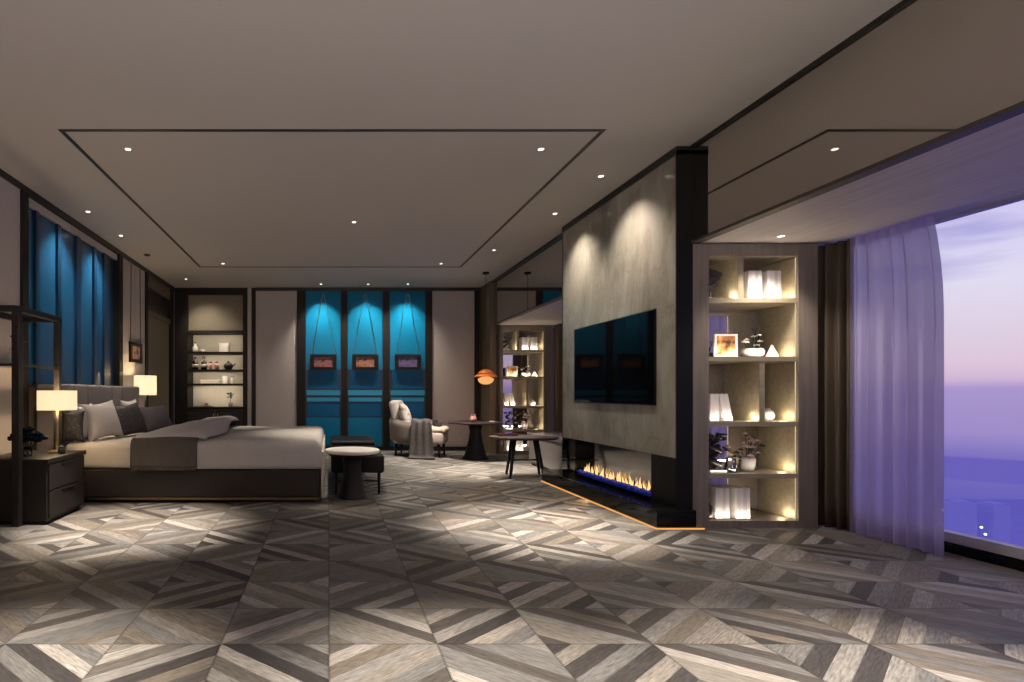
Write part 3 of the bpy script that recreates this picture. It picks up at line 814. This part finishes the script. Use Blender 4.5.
obj('vase', lathe(B(), [(0, 0), (.035, 0), (.055, .03), (.06, .06), (.035, .10), (.02, .12), (.026, .135), (.018, .135), (0, .11)], 24), MAT['pillow'], t, smooth=True)
rnd = random.Random(2)
for k in range(8):
    p = (rnd.uniform(-.06, .06), rnd.uniform(-.05, .05), rnd.uniform(.18, .27)); bm = B(); tube(bm, [(0, 0, .12), p], .003, 5); obj('stem', bm, MAT['darkgreen'], t)
    bm = B(); flower(bm, p, .022, rnd); obj('bloom', bm, MAT['redbrown'], t)

def table_lamp(label, X, Y, z, zs0, zs1, rx, pole='brass2'):
    t = thing('table_lamp', label, 'lamp', (X, Y, z))
    obj('base', lathe(B(), [(0, 0), (.075, 0), (.075, .012), (.02, .022), (0, .022)], 24), MAT[pole], t, smooth=False)
    obj('pole', tube(B(), [(0, 0, .02), (0, 0, zs1 - z - .02)], .011, 12), MAT[pole], t, smooth=True)
    a, b = zs0 - z, zs1 - z
    bm = B(); lathe(bm, [(rx, a), (rx, b), (rx - .006, b), (rx - .006, a), (rx, a)], 40)
    obj('lamp_shade', bm, MAT['shade'], t, smooth=False)
    bm = B(); bmesh.ops.create_uvsphere(bm, u_segments=12, v_segments=8, radius=.03, matrix=Matrix.Translation((0, 0, (a + b) / 2))); obj('bulb', bm, emis('bulb_glow', (1, .8, .5), 3), t, smooth=True)
    for s in (-1, 1):
        obj('shade_spoke', tube(B(), [(0, 0, b - .02), (s * (rx - .004), 0, b - .02)], .003, 6), MAT[pole], t)
    point((X, Y, zs1 - .03), 7, (1, .74, .42), .05, 'lamp_bulb')
    point((X, Y, zs0 + .03), 6, (1, .74, .42), .05, 'lamp_bulb')
    return t
table_lamp('wide drum shade table lamp glowing on the bedside cabinet, before the headboard', -2.31, 4.76, .505, .866, 1.03, .155)
ns2 = thing('bedside_table', 'dark bedside table behind the bed, under the taller shaded lamp', 'bedside table', (-2.66, 7.42, 0))
obj('body', bx(B(), 0, .46, 0, .46, .04, .48, .004), MAT['darkwood'], ns2); obj('top', bx(B(), -.0, .47, -.01, .47, .48, .505, .004), MAT['darkwood'], ns2)
obj('plinth', bx(B(), .02, .44, .02, .44, 0, .04), MAT['blackmetal'], ns2)
table_lamp('tall square looking lamp shade glowing on the far side of the bed', -2.50, 7.62, .505, .983, 1.245, .148, 'blackmetal')

t = thing('flower_bunch', 'dark blue bunch of blooms in a small glass on the bedside cabinet', 'flowers', (-2.40, 4.46, .505))
obj('glass', lathe(B(), [(0, 0), (.03, 0), (.034, .03), (.03, .075)], 20), MAT['clear'], t, smooth=True, solid=.003)
rnd = random.Random(8)
for k in range(46):
    a = rnd.uniform(0, 2 * PI); rr = rnd.uniform(.01, .115); p = (rr * math.cos(a), rr * math.sin(a), .09 + .13 * (1 - (rr / .125) ** 2) ** .5 * rnd.uniform(.35, 1))
    if k < 9:
        bm = B(); tube(bm, [(0, 0, .02), p], .003, 5); obj('stem', bm, MAT['darkgreen'], t)
    bm = B(); flower(bm, p, .034, rnd); obj('bloom', bm, MAT['navyleaf'], t)
t = thing('trinket_box', 'tiny dark lidded pot beside the lamp on bedside cabinet', 'pot', (-2.225, 4.66, .505))
obj('body', lathe(B(), [(0, 0), (.025, 0), (.03, .02), (.027, .05), (0, .05)], 16), MAT['darkgreen'], t, smooth=True)
obj('lid', lathe(B(), [(0, .05), (.028, .05), (.02, .062), (.006, .068), (0, .075)], 16), MAT['darkgreen'], t, smooth=True)

# ------------------------------------------------------------------ bench and pedestal table at the foot of the bed
be = thing('bench', 'long black upholstered bench across the foot of the bed', 'bench', (.02, 5.55, 0))
obj('seat', bx(B(), 0, .53, 0, 1.76, .215, .40, .03, 3), MAT['blackleather'], be, smooth=True)
obj('back_bolster', bx(B(), .01, .52, .95, 1.75, .40, .455, .025, 3), MAT['blackleather'], be, smooth=True)
for x in (.05, .48):
    for y in (.06, 1.70):
        obj('leg', tube(B(), [(x, y, 0), (x, y, .22)], .012, 10, .018), MAT['blackmetal'], be, smooth=True)
obj('stretcher', tube(B(), [(.05, .06, .13), (.48, .06, .13)], .008, 8), MAT['blackmetal'], be, smooth=True)
pt = thing('pedestal_table', 'small round white-topped side table on flared black pedestal by bed foot', 'side table', (.225, 5.40, 0))
obj('table_top', lathe(B(), [(0, .435), (.25, .435), (.262, .445), (.262, .462), (.255, .47), (0, .47)], 48), MAT['whitetop'], pt, smooth=False)
obj('apron', lathe(B(), [(0, .405), (.22, .405), (.24, .435), (0, .435)], 40), MAT['blackmetal'], pt)
obj('pedestal', lathe(B(), [(0, 0), (.14, 0), (.14, .012), (.125, .03), (.095, .20), (.085, .32), (.10, .405), (0, .405)], 40), MAT['blackmetal'], pt, smooth=True)

# ------------------------------------------------------------------ armchair
ac = thing('armchair', 'grey upholstered armchair with blush seat in front of the blue panels', 'armchair', (1.40, 9.12, 0), -.35)
def shell(z0, ztop, ro, ri):
    """open-fronted barrel: opening towards local +x"""
    bm = B()
    a0, a1 = math.radians(48), math.radians(312)
    def R(u):
        a = a0 + (a1 - a0) * u
        back = max(0, -math.cos(a))                     # 1 at the back
        zt = ztop[0] + (ztop[1] - ztop[0]) * back ** 1.5
        return a, zt
    prof = [(ro * .86, 0), (ro, .15), (ro, .85), ((ro + ri) / 2, 1), (ri, .9), (ri, .1), (ri * .9, 0)]
    def P(u, v):
        a, zt = R(u); k = v * (len(prof)); i = int(k) % len(prof); f = k - int(k)
        r = prof[i][0] * (1 - f) + prof[(i + 1) % len(prof)][0] * f; t = prof[i][1] * (1 - f) + prof[(i + 1) % len(prof)][1] * f
        flare = 1 + .06 * t
        return (r * flare * math.cos(a) * 1.0, r * flare * math.sin(a), z0 + (zt - z0) * t)
    sheet(bm, P, 40, 28)
    bmesh.ops.remove_doubles(bm, verts=bm.verts, dist=1e-4)
    bmesh.ops.holes_fill(bm, edges=[e for e in bm.edges if e.is_boundary])
    return bm
obj('shell', shell(.20, (.56, .63), .40, .33), MAT['chair'], ac, smooth=True)
bm = B(); bx(bm, -.30, .50, -.29, .29, .20, .40, .05, 4); obj('seat_base', bm, MAT['seat'], ac, smooth=True)
bm = B(); bx(bm, -.26, .52, -.28, .28, .37, .47, .045, 4); obj('seat_cushion', bm, MAT['seat'], ac, smooth=True)
bm = B(); bx(bm, -.075, .075, -.27, .27, -.235, .235, .06, 4)
for v in bm.verts:
    x_, z_ = v.co.x, v.co.z; v.co.x = -.27 + x_ * .96 - z_ * .22; v.co.z = .655 + z_ + x_ * .22
obj('back_cushion', bm, MAT['pillow'], ac, smooth=True)
for x, y in ((.42, .24), (.42, -.24), (-.26, .20), (-.26, -.20)):
    obj('leg', tube(B(), [(x * 1.05, y * 1.05, 0), (x, y, .21)], .014, 10, .030), MAT['blackmetal'], ac, smooth=True)
t = pillow(1.30, 8.97, .40, .40, .14, .475, -.25, .35, 'cushion', 'white cushion with dark patches propped on the armchair', 'cushion', 'cushion')
t.location = (1.29, 8.97, .475)
# grey throw over the camera-side arm
bm = B()
def P(u, v):
    q = v
    prof = [(-.10, .53), (-.30, .575), (-.36, .60), (-.43, .58), (-.455, .45), (-.47, .2), (-.50, .03), (-.56, .015)]
    k = q * (len(prof) - 1); i = min(int(k), len(prof) - 2); f = k - i
    y = prof[i][0] * (1 - f) + prof[i + 1][0] * f; z_ = prof[i][1] * (1 - f) + prof[i + 1][1] * f
    wd_ = .11 + .10 * v
    x = .17 + .04 * v + (u - .5) * 2 * wd_
    y += -.015 * (1 + math.sin(u * 20 + v)) * (v > .4)
    return (x, y, z_ + .01 * math.sin(u * 9 + v * 3) * (v < .5))
sheet(bm, P, 30, 28)
t = obj('throw', bm, MAT['plaid'], None, smooth=True, solid=.012); t.location = ac.location; t.rotation_euler = ac.rotation_euler
tag(t, 'mottled grey wool throw hanging over the armchair arm to the floor', 'throw')
t = thing('clutch_bag', 'small dark cushion bag lying on the seat front of the armchair', 'bag', (1.74, 8.98, .475), .4)
obj('body', bx(B(), -.05, .05, -.09, .09, 0, .10, .03, 3), MAT['plumpillow'], t, smooth=True)
obj('flap', bx(B(), -.054, .02, -.075, .075, .07, .106, .012, 2), MAT['dark'], t, smooth=True)

# ------------------------------------------------------------------ round tables
rt = thing('round_table', 'dark round table on black flared pedestal under the orange pendant', 'table', (2.24, 8.57, 0))
obj('table_top', lathe(B(), [(0, .54), (.40, .54), (.415, .55), (.415, .56), (.405, .568), (0, .568)], 56), MAT['tabletop'], rt)
obj('pedestal', lathe(B(), [(0, 0), (.20, 0), (.20, .015), (.17, .05), (.105, .28), (.085, .42), (.11, .54), (0, .54)], 40), MAT['blackmetal'], rt, smooth=True)
t = thing('pink_vase', 'small pink vase standing on the round pedestal table', 'vase', (2.17, 8.42, .569))
obj('body', lathe(B(), [(0, 0), (.03, 0), (.05, .03), (.052, .06), (.035, .09), (.03, .11), (.036, .12), (.028, .12), (0, .1)], 24), MAT['pink'], t, smooth=True)
obj('rim', lathe(B(), [(.027, .118), (.038, .118), (.038, .124), (.027, .124)], 20), MAT['petal'], t, smooth=True)
t = thing('saucer', 'shallow pale dish on the round pedestal table near its rim', 'dish', (2.46, 8.44, .569))
obj('dish', lathe(B(), [(0, 0), (.03, 0), (.07, .014), (.066, .016), (.028, .005), (0, .005)], 28), MAT['petal'], t, smooth=True)
obj('foot', lathe(B(), [(0, 0), (.034, 0), (.034, .003), (0, .003)], 20), MAT['greyvase'], t)
ot = thing('coffee_table', 'oval dark coffee table on four splayed legs beside the marble wall', 'table', (2.36, 6.78, 0))
obj('table_top', lathe(B(), [(0, .455), (.40, .455), (.42, .468), (.42, .478), (.41, .486), (0, .486)], 56, sy=.68), MAT['tabletop'], ot)
for x, y in ((-.20, -.16), (-.12, .16), (.13, -.16), (.22, .16)):
    obj('leg', tube(B(), [(x * 1.0 + (.04 if x > 0 else -.03), y * 1.25, 0), (x * .8, y * .8, .456)], .014, 10, .026), MAT['blackmetal'], ot, smooth=True)
obj('cross_brace', tube(B(), [(-.2, -.02, .20), (.2, .02, .20)], .01, 8), MAT['blackmetal'], ot)
t = thing('tray', 'flat reddish brown tray lying on the oval coffee table', 'tray', (2.18, 6.88, .487), .1)
obj('base', bx(B(), -.12, .12, -.07, .07, 0, .010), MAT['redbrown'], t)
bm = B()
for a in ((-.12, .12, -.07, -.062), (-.12, .12, .062, .07), (-.12, -.112, -.062, .062), (.112, .12, -.062, .062)): bx(bm, *a, .010, .025)
obj('rim', bm, MAT['redbrown'], t)
ls = thing('window_bench', 'low grey lacquered bench in the alcove behind the coffee table', 'bench', (2.82, 6.40, 0))
obj('body', bx(B(), .0, .62, 0, 1.5, .04, .40, .004), MAT['greylac'], ls)
obj('top', bx(B(), -.012, .63, -.0, 1.5, .40, .455, .006), MAT['greylac'], ls)
obj('plinth', bx(B(), .03, .60, .03, 1.47, 0, .04), MAT['blackmetal'], ls)

# ------------------------------------------------------------------ pendant
pe = thing('pendant_lamp', 'orange layered pendant lamp hanging over the round table', 'pendant lamp', (2.40, 8.57, 1.14))
obj('cord', tube(B(), [(0, 0, .24), (0, 0, ZC - 1.14)], .0035, 6), MAT['blackmetal'], pe)
obj('canopy_cap', lathe(B(), [(0, ZC - 1.14 - .03), (.05, ZC - 1.14 - .03), (.05, ZC - 1.14 - .002), (0, ZC - 1.14 - .002)], 20), MAT['blackmetal'], pe)
obj('upper_shade', lathe(B(), [(.03, .235), (.06, .225), (.10, .195), (.125, .165), (.120, .164), (.095, .19), (.03, .228)], 36), MAT['orange'], pe, smooth=True)
obj('wide_shade', lathe(B(), [(.06, .165), (.14, .150), (.178, .12), (.174, .117), (.135, .145), (.06, .158)], 36), MAT['orange'], pe, smooth=True)
obj('diffuser', lathe(B(), [(.0, .0), (.05, .005), (.095, .03), (.115, .06), (.118, .09), (.05, .12), (0, .12)], 36), MAT['orangeglow'], pe, smooth=True)
point((2.40, 8.57, 1.10), 6, (1, .6, .3), .06, 'pendant_bulb')

# ------------------------------------------------------------------ pictures
def hung_picture(xc, label, art, zt=1.685, zb=1.415, wd=.46):
    t = thing('hanging_picture', label, 'picture', (xc, YB - .06, zb), group='pictures hung on long wires')
    h = zt - zb; x = wd / 2
    bm = B()
    for a in ((-x, x, 0, .05), (-x, x, h - .05, h), (-x, -x + .07, .05, h - .05), (x - .07, x, .05, h - .05)): bx(bm, a[0], a[1], -.03, 0, a[2], a[3])
    obj('frame', bm, MAT['blackmetal'], t)
    obj('picture', bx(B(), -x + .07, x - .07, -.018, -.005, .05, h - .05), MAT[art], t)
    for s in (-1, 1):
        obj('wire', tube(B(), [(s * (x - .02), -.012, h), (s * .012, -.012, 2.74 - zb)], .0045, 6), MAT['brass2'], t)
    return t
hung_picture(-.10, 'black framed red picture on long wires, blue panel beside the bed-side fabric wall', 'art1')
hung_picture(.634, 'black framed ochre picture on long wires, on the middle blue panel', 'art2')
hung_picture(1.378, 'black framed indigo picture on long wires, blue panel above the armchair', 'art3')
t = thing('wall_picture', 'small dark framed portrait picture hung above the far bedside lamp', 'picture', (XL + .002, 7.84, 1.43))
bm = B()
for a in ((-.24, .24, 0, .05), (-.24, .24, .23, .28), (-.24, -.17, .05, .23), (.17, .24, .05, .23)): bx(bm, 0, .03, a[0], a[1], a[2], a[3])
obj('frame', bm, MAT['blackmetal'], t); obj('picture', bx(B(), 0, .016, -.17, .17, .05, .23), MAT['art4'], t)
for s in (-1, 1): obj('wire', tube(B(), [(.012, s * .2, .28), (.012, s * .18, 2.78 - 1.43)], .004, 6), MAT['blackmetal'], t)

# ------------------------------------------------------------------ display cabinet in the far wall
dc = thing('display_cabinet', 'dark framed display cabinet with lit shelves built into the far wall', 'cabinet', (-2.0, YB, 0))
def D_(n, x0, x1, y0, y1, z0, z1, m, b=0): return obj(n, bx(B(), x0 + 2.0, x1 + 2.0, y0, y1, z0, z1, b), MAT[m], dc)
D_('side_panel', -2.70, -2.48, -.04, .40, 0, ZC - .004, 'darkframe'); D_('side_panel', -1.51, -1.43, -.04, .40, 0, ZC - .004, 'darkframe')
D_('pilaster', -1.43, -1.36, -.03, .2, 0, ZC - .004, 'fabric'); D_('pilaster', -1.36, -1.287, -.04, .2, 0, ZC - .004, 'darkframe')
D_('top_rail', -2.48, -1.51, -.04, .40, 2.735, ZC - .004, 'darkframe')
D_('upper_panel', -2.48, -1.51, .02, .05, 2.11, 2.735, 'beige')
D_('cross_rail', -2.48, -1.51, -.02, .40, 2.066, 2.11, 'darkframe')
D_('back_panel', -2.48, -1.51, .37, .40, .763, 2.066, 'cream')
for z_ in (1.735, 1.424, 1.177): D_('shelf', -2.48, -1.51, -.01, .37, z_ - .035, z_, 'darkframe')
D_('counter', -2.48, -1.51, -.02, .37, .72, .763, 'darkframe')
for k in range(2):
    x0 = -2.48 + k * .485
    d = D_('cabinet_door', x0 + .004, x0 + .481, -.005, .02, .08, .71, 'darkwood')
    obj('door_handle', bx(B(), x0 + 2 + (.44 if k == 0 else .03), x0 + 2 + (.452 if k == 0 else .042), -.025, -.005, .45, .65), MAT['gold'], d)
D_('plinth', -2.48, -1.51, 0, .37, 0, .08, 'blackmetal')
for z_, p in ((2.06, 2.6), (1.695, 2.8), (1.385, 3.0), (1.138, 4.6)):
    area((-1.995, YB + .05, z_), .85, .03, p, (-1.995, YB + .36, z_ - .45), (1, .86, .66), 'cabinet_led')
def cthing(n, lab, cat, px, z_, g=None): return thing(n, lab, cat, ((px - VX) / 55.0, YB + .16, z_ + .0005), group=g)
SH = (1.735, 1.424, 1.177, .763)
t = cthing('white_bottle', 'white bottle with narrow neck on the display cabinet top shelf', 'bottle', 197.5, SH[0])
obj('body', lathe(B(), [(0, 0), (.045, 0), (.048, .09), (.02, .125), (.016, .16), (0, .16)], 20), MAT['white'], t, smooth=True)
obj('cap', lathe(B(), [(0, .16), (.02, .16), (.02, .18), (0, .18)], 16), MAT['gold'], t)
t = cthing('small_bowl', 'little white bowl beside the white bottle in display cabinet', 'bowl', 205, SH[0])
obj('bowl', lathe(B(), [(0, 0), (.025, 0), (.05, .05), (.045, .05), (.02, .01), (0, .01)], 20), MAT['white'], t, smooth=True)
obj('foot', lathe(B(), [(0, 0), (.028, 0), (.028, .006), (0, .006)], 16), MAT['white'], t)
t = cthing('gift_box', 'square white box on the display cabinet top shelf', 'box', 226, SH[0])
obj('body', bx(B(), -.085, .085, -.05, .05, 0, .13, .003), MAT['white'], t); obj('lid', bx(B(), -.09, .09, -.055, .055, .13, .165, .003), MAT['white'], t)
for k, px in enumerate((197.5, 206)):
    t = cthing('wine_bottle', ('dark labelled bottle at the end of the cabinet second shelf', 'dark labelled bottle next to the pink cups in display cabinet')[k], 'bottle', px, SH[1], 'dark bottles in the display cabinet')
    obj('body', lathe(B(), [(0, 0), (.05, 0), (.052, .13), (.02, .175), (.017, .225), (.02, .23), (0, .23)], 20), MAT['bottle'], t, smooth=True)
    obj('bottle_label', lathe(B(), [(.053, .045), (.0535, .045), (.0535, .10), (.053, .10)], 20), MAT['labelwhite'], t, smooth=True)
for k, px in enumerate((212.5, 218.5)):
    t = cthing('pink_cup', ('pink cup beside the dark bottles in display cabinet', 'pink cup beside the round dark pot in display cabinet')[k], 'cup', px, SH[1], 'pink cups in the display cabinet')
    obj('cup', lathe(B(), [(0, 0), (.03, 0), (.042, .08), (.04, .12), (.036, .12), (.036, .08), (.025, .01), (0, .01)], 20), MAT['pink'], t, smooth=True)
    obj('lid', lathe(B(), [(0, .12), (.042, .12), (.03, .135), (.01, .15), (0, .15)], 16), MAT['dark'], t, smooth=True)
t = cthing('round_pot', 'round dark teapot on the display cabinet second shelf', 'teapot', 230, SH[1])
obj('body', lathe(B(), [(0, 0), (.05, 0), (.085, .05), (.08, .10), (.04, .125), (0, .125)], 24), MAT['dark'], t, smooth=True)
obj('lid', lathe(B(), [(0, .125), (.04, .125), (.02, .14), (.012, .16), (0, .165)], 16), MAT['dark'], t, smooth=True)
obj('spout', tube(B(), [(.07, 0, .06), (.11, 0, .09), (.125, 0, .12)], .014, 8, .008), MAT['dark'], t, smooth=True)
t = cthing('white_tray', 'long white lidded box on the display cabinet third shelf', 'box', 212.5, SH[2])
obj('body', bx(B(), -.17, .17, -.06, .06, 0, .045, .004), MAT['white'], t); obj('lid', bx(B(), -.175, .175, -.065, .065, .045, .07, .004), MAT['white'], t)
t = cthing('white_canister', 'stout white canister beside the long white box in display cabinet', 'canister', 226.5, SH[2])
obj('body', lathe(B(), [(0, 0), (.045, 0), (.045, .11), (0, .11)], 20), MAT['white'], t); obj('lid', lathe(B(), [(0, .11), (.047, .11), (.047, .135), (0, .135)], 20), MAT['white'], t)
t = cthing('slim_canister', 'slim grey canister at the pilaster end of cabinet third shelf', 'canister', 233.5, SH[2])
obj('body', lathe(B(), [(0, 0), (.03, 0), (.03, .11), (0, .11)], 20), MAT['book2'], t); obj('lid', lathe(B(), [(0, .11), (.032, .11), (.032, .13), (0, .13)], 20), MAT['greyvase'], t)
t = cthing('serving_dish', 'low dark dish with small knob on the cabinet counter', 'dish', 208.5, SH[3])
obj('dish', lathe(B(), [(0, 0), (.05, 0), (.11, .025), (.105, .028), (.045, .006), (0, .006)], 24), MAT['greyvase'], t, smooth=True)
obj('fruit', lathe(B(), [(0, .006), (.03, .015), (.038, .04), (.025, .065), (0, .07)], 14), MAT['redbrown'], t, smooth=True)
t = cthing('potted_plant', 'small dark leafy plant in a pot on the cabinet counter', 'plant', 232, SH[3])
obj('pot', lathe(B(), [(0, 0), (.03, 0), (.042, .07), (.036, .07), (0, .06)], 18), MAT['greyvase'], t, smooth=True)
rnd = random.Random(6)
obj('stem', tube(B(), [(0, 0, .05), (.005, 0, .16), (-.005, 0, .25)], .005, 6), MAT['darkgreen'], t)
for k in range(12):
    a = rnd.uniform(0, 2 * PI); c = (.045 * math.cos(a), .03 * math.sin(a), rnd.uniform(.13, .27)); bm = B()
    bmesh.ops.create_icosphere(bm, subdivisions=1, radius=.03, matrix=Matrix.Translation(c) @ Matrix.Rotation(a, 4, 'Z') @ Matrix.Rotation(-.5, 4, 'Y') @ Matrix.Diagonal((1.2, .6, .25, 1)))
    obj('leaf', bm, MAT['darkgreen'], t, smooth=True)

# ------------------------------------------------------------------ downlights
def downlight(px, py, label, power=0, size=80, blend=.7, zc=ZC, target=None, xy=None, r=.022):
    s = (VY - py) / (zc - HC) if xy is None else 0
    X, Y = ((px - VX) / s, F / s) if xy is None else xy
    t = thing('downlight', label, 'downlight', (X, Y, zc), group='recessed ceiling downlights')
    obj('trim_ring', lathe(B(), [(r, -.004), (r + .012, -.004), (r + .012, .0), (r, .0), (r, -.004)], 24), MAT['ceiling'], t)
    obj('lens', lathe(B(), [(0, -.002), (r, -.002), (r, .004), (0, .004)], 24), MAT['dlight'], t)
    if power:
        spot((X, Y, zc - .02), power, size, blend, target, name='downlight_lamp')
    return t
downlight(128, 149, 'downlight inside the ceiling outline, corner above the bedside cabinet', 1400, 42, 1)
downlight(541, 149, 'downlight inside the ceiling outline, corner close to the marble wall front', 1500, 42, 1)
downlight(354, 222, 'downlight in the middle of the outlined ceiling', 300, 60, 1)
downlight(223, 263.5, 'downlight at the far outlined corner above the bed', 290, 70, 1)
downlight(441, 263.5, 'downlight at the far outlined corner before the armchair', 800, 72, 1)
downlight(88, 211.5, 'downlight along the bed wall, closer to the cabinet frame', 105, 90, 1, target=(XL - .05, 5.69, 1.6))
downlight(121, 235.5, 'downlight along the bed wall, second before the fabric bay', 105, 90, 1, target=(XL - .05, 6.55, 1.75))
downlight(601, 176, 'downlight grazing the marble wall near its black column', 118, 114, 1)
downlight(555, 213.5, 'downlight grazing the marble wall near its far edge', 118, 114, 1)
downlight(494, 250, 'downlight above the coffee table before the mirror', 900, 46, 1)
downlight(186, 279, 'downlight before the display cabinet in the far wall', 70, 70, 1, target=(-2.1, YB, 1.9))
for px, s_ in ((321, 'nearest the bed'), (368, 'over the middle panel'), (408, 'over the armchair panel')):
    downlight(px, 284, f'downlight close to the blue panels, {s_}', 140, 88, 1, target=((px - VX) / 58.9, YB + .02, .9))
downlight(781, 236, 'downlight in the wooden soffit before the near bookcase', 60, 100, .7, ZS)
for x_ in (-1.15, .55, 1.9):
    spot((x_, 1.75, ZC - .02), 1100, 42, 1, name='downlight_lamp')
# two unseen uplights added behind the camera to brighten the ceiling
spot((-1.2, -1.0, 1.7), 265, 150, 1, (-1.0, .2, 3.4), (1, .90, .82), .15, 'fill_uplight')
spot((1.6, -1.0, 1.7), 265, 150, 1, (1.4, .2, 3.4), (1, .90, .82), .15, 'fill_uplight')
t = thing('smoke_detector', 'small brown round detector on the ceiling near the fabric bay', 'smoke detector', (-2.42, 7.45, ZC))
obj('body', lathe(B(), [(0, -.03), (.03, -.028), (.045, -.012), (.045, 0), (0, 0)], 24), MAT['redbrown'], t, smooth=True)
obj('collar', lathe(B(), [(.045, -.008), (.055, -.006), (.055, 0), (.045, 0)], 24), MAT['ceiling'], t)

# ------------------------------------------------------------------ city outside the window
GZ = -130
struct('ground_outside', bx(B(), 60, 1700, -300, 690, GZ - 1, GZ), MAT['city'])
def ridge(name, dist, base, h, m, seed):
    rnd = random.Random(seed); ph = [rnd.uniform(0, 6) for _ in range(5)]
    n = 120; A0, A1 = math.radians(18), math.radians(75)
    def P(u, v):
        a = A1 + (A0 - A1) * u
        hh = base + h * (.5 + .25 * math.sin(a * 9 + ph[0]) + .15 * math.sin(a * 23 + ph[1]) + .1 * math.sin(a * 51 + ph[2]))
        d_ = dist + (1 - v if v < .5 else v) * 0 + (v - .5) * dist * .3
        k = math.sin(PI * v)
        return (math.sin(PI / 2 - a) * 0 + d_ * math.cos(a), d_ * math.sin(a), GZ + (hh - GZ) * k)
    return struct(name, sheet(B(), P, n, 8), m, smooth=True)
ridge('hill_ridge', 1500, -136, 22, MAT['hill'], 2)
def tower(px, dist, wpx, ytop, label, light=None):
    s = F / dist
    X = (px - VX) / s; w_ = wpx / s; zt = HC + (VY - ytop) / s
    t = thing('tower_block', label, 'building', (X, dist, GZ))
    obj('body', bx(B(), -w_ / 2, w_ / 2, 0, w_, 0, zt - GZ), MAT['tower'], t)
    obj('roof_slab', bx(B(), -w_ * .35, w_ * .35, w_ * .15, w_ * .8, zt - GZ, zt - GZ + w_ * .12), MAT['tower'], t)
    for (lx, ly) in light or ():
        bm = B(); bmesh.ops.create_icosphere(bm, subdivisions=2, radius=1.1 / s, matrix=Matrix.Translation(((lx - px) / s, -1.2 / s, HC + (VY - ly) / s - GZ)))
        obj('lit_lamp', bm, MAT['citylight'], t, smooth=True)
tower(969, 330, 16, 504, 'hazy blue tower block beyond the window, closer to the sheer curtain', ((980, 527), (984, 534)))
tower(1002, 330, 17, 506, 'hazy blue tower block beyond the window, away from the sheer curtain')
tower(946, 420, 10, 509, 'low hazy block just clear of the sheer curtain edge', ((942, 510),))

S.cycles.use_denoising = True
S.cycles.caustics_reflective = False; S.cycles.caustics_refractive = False
S.cycles.max_bounces = 10; S.cycles.diffuse_bounces = 5; S.cycles.glossy_bounces = 5; S.cycles.transparent_max_bounces = 12
S.cycles.sample_clamp_indirect = 4
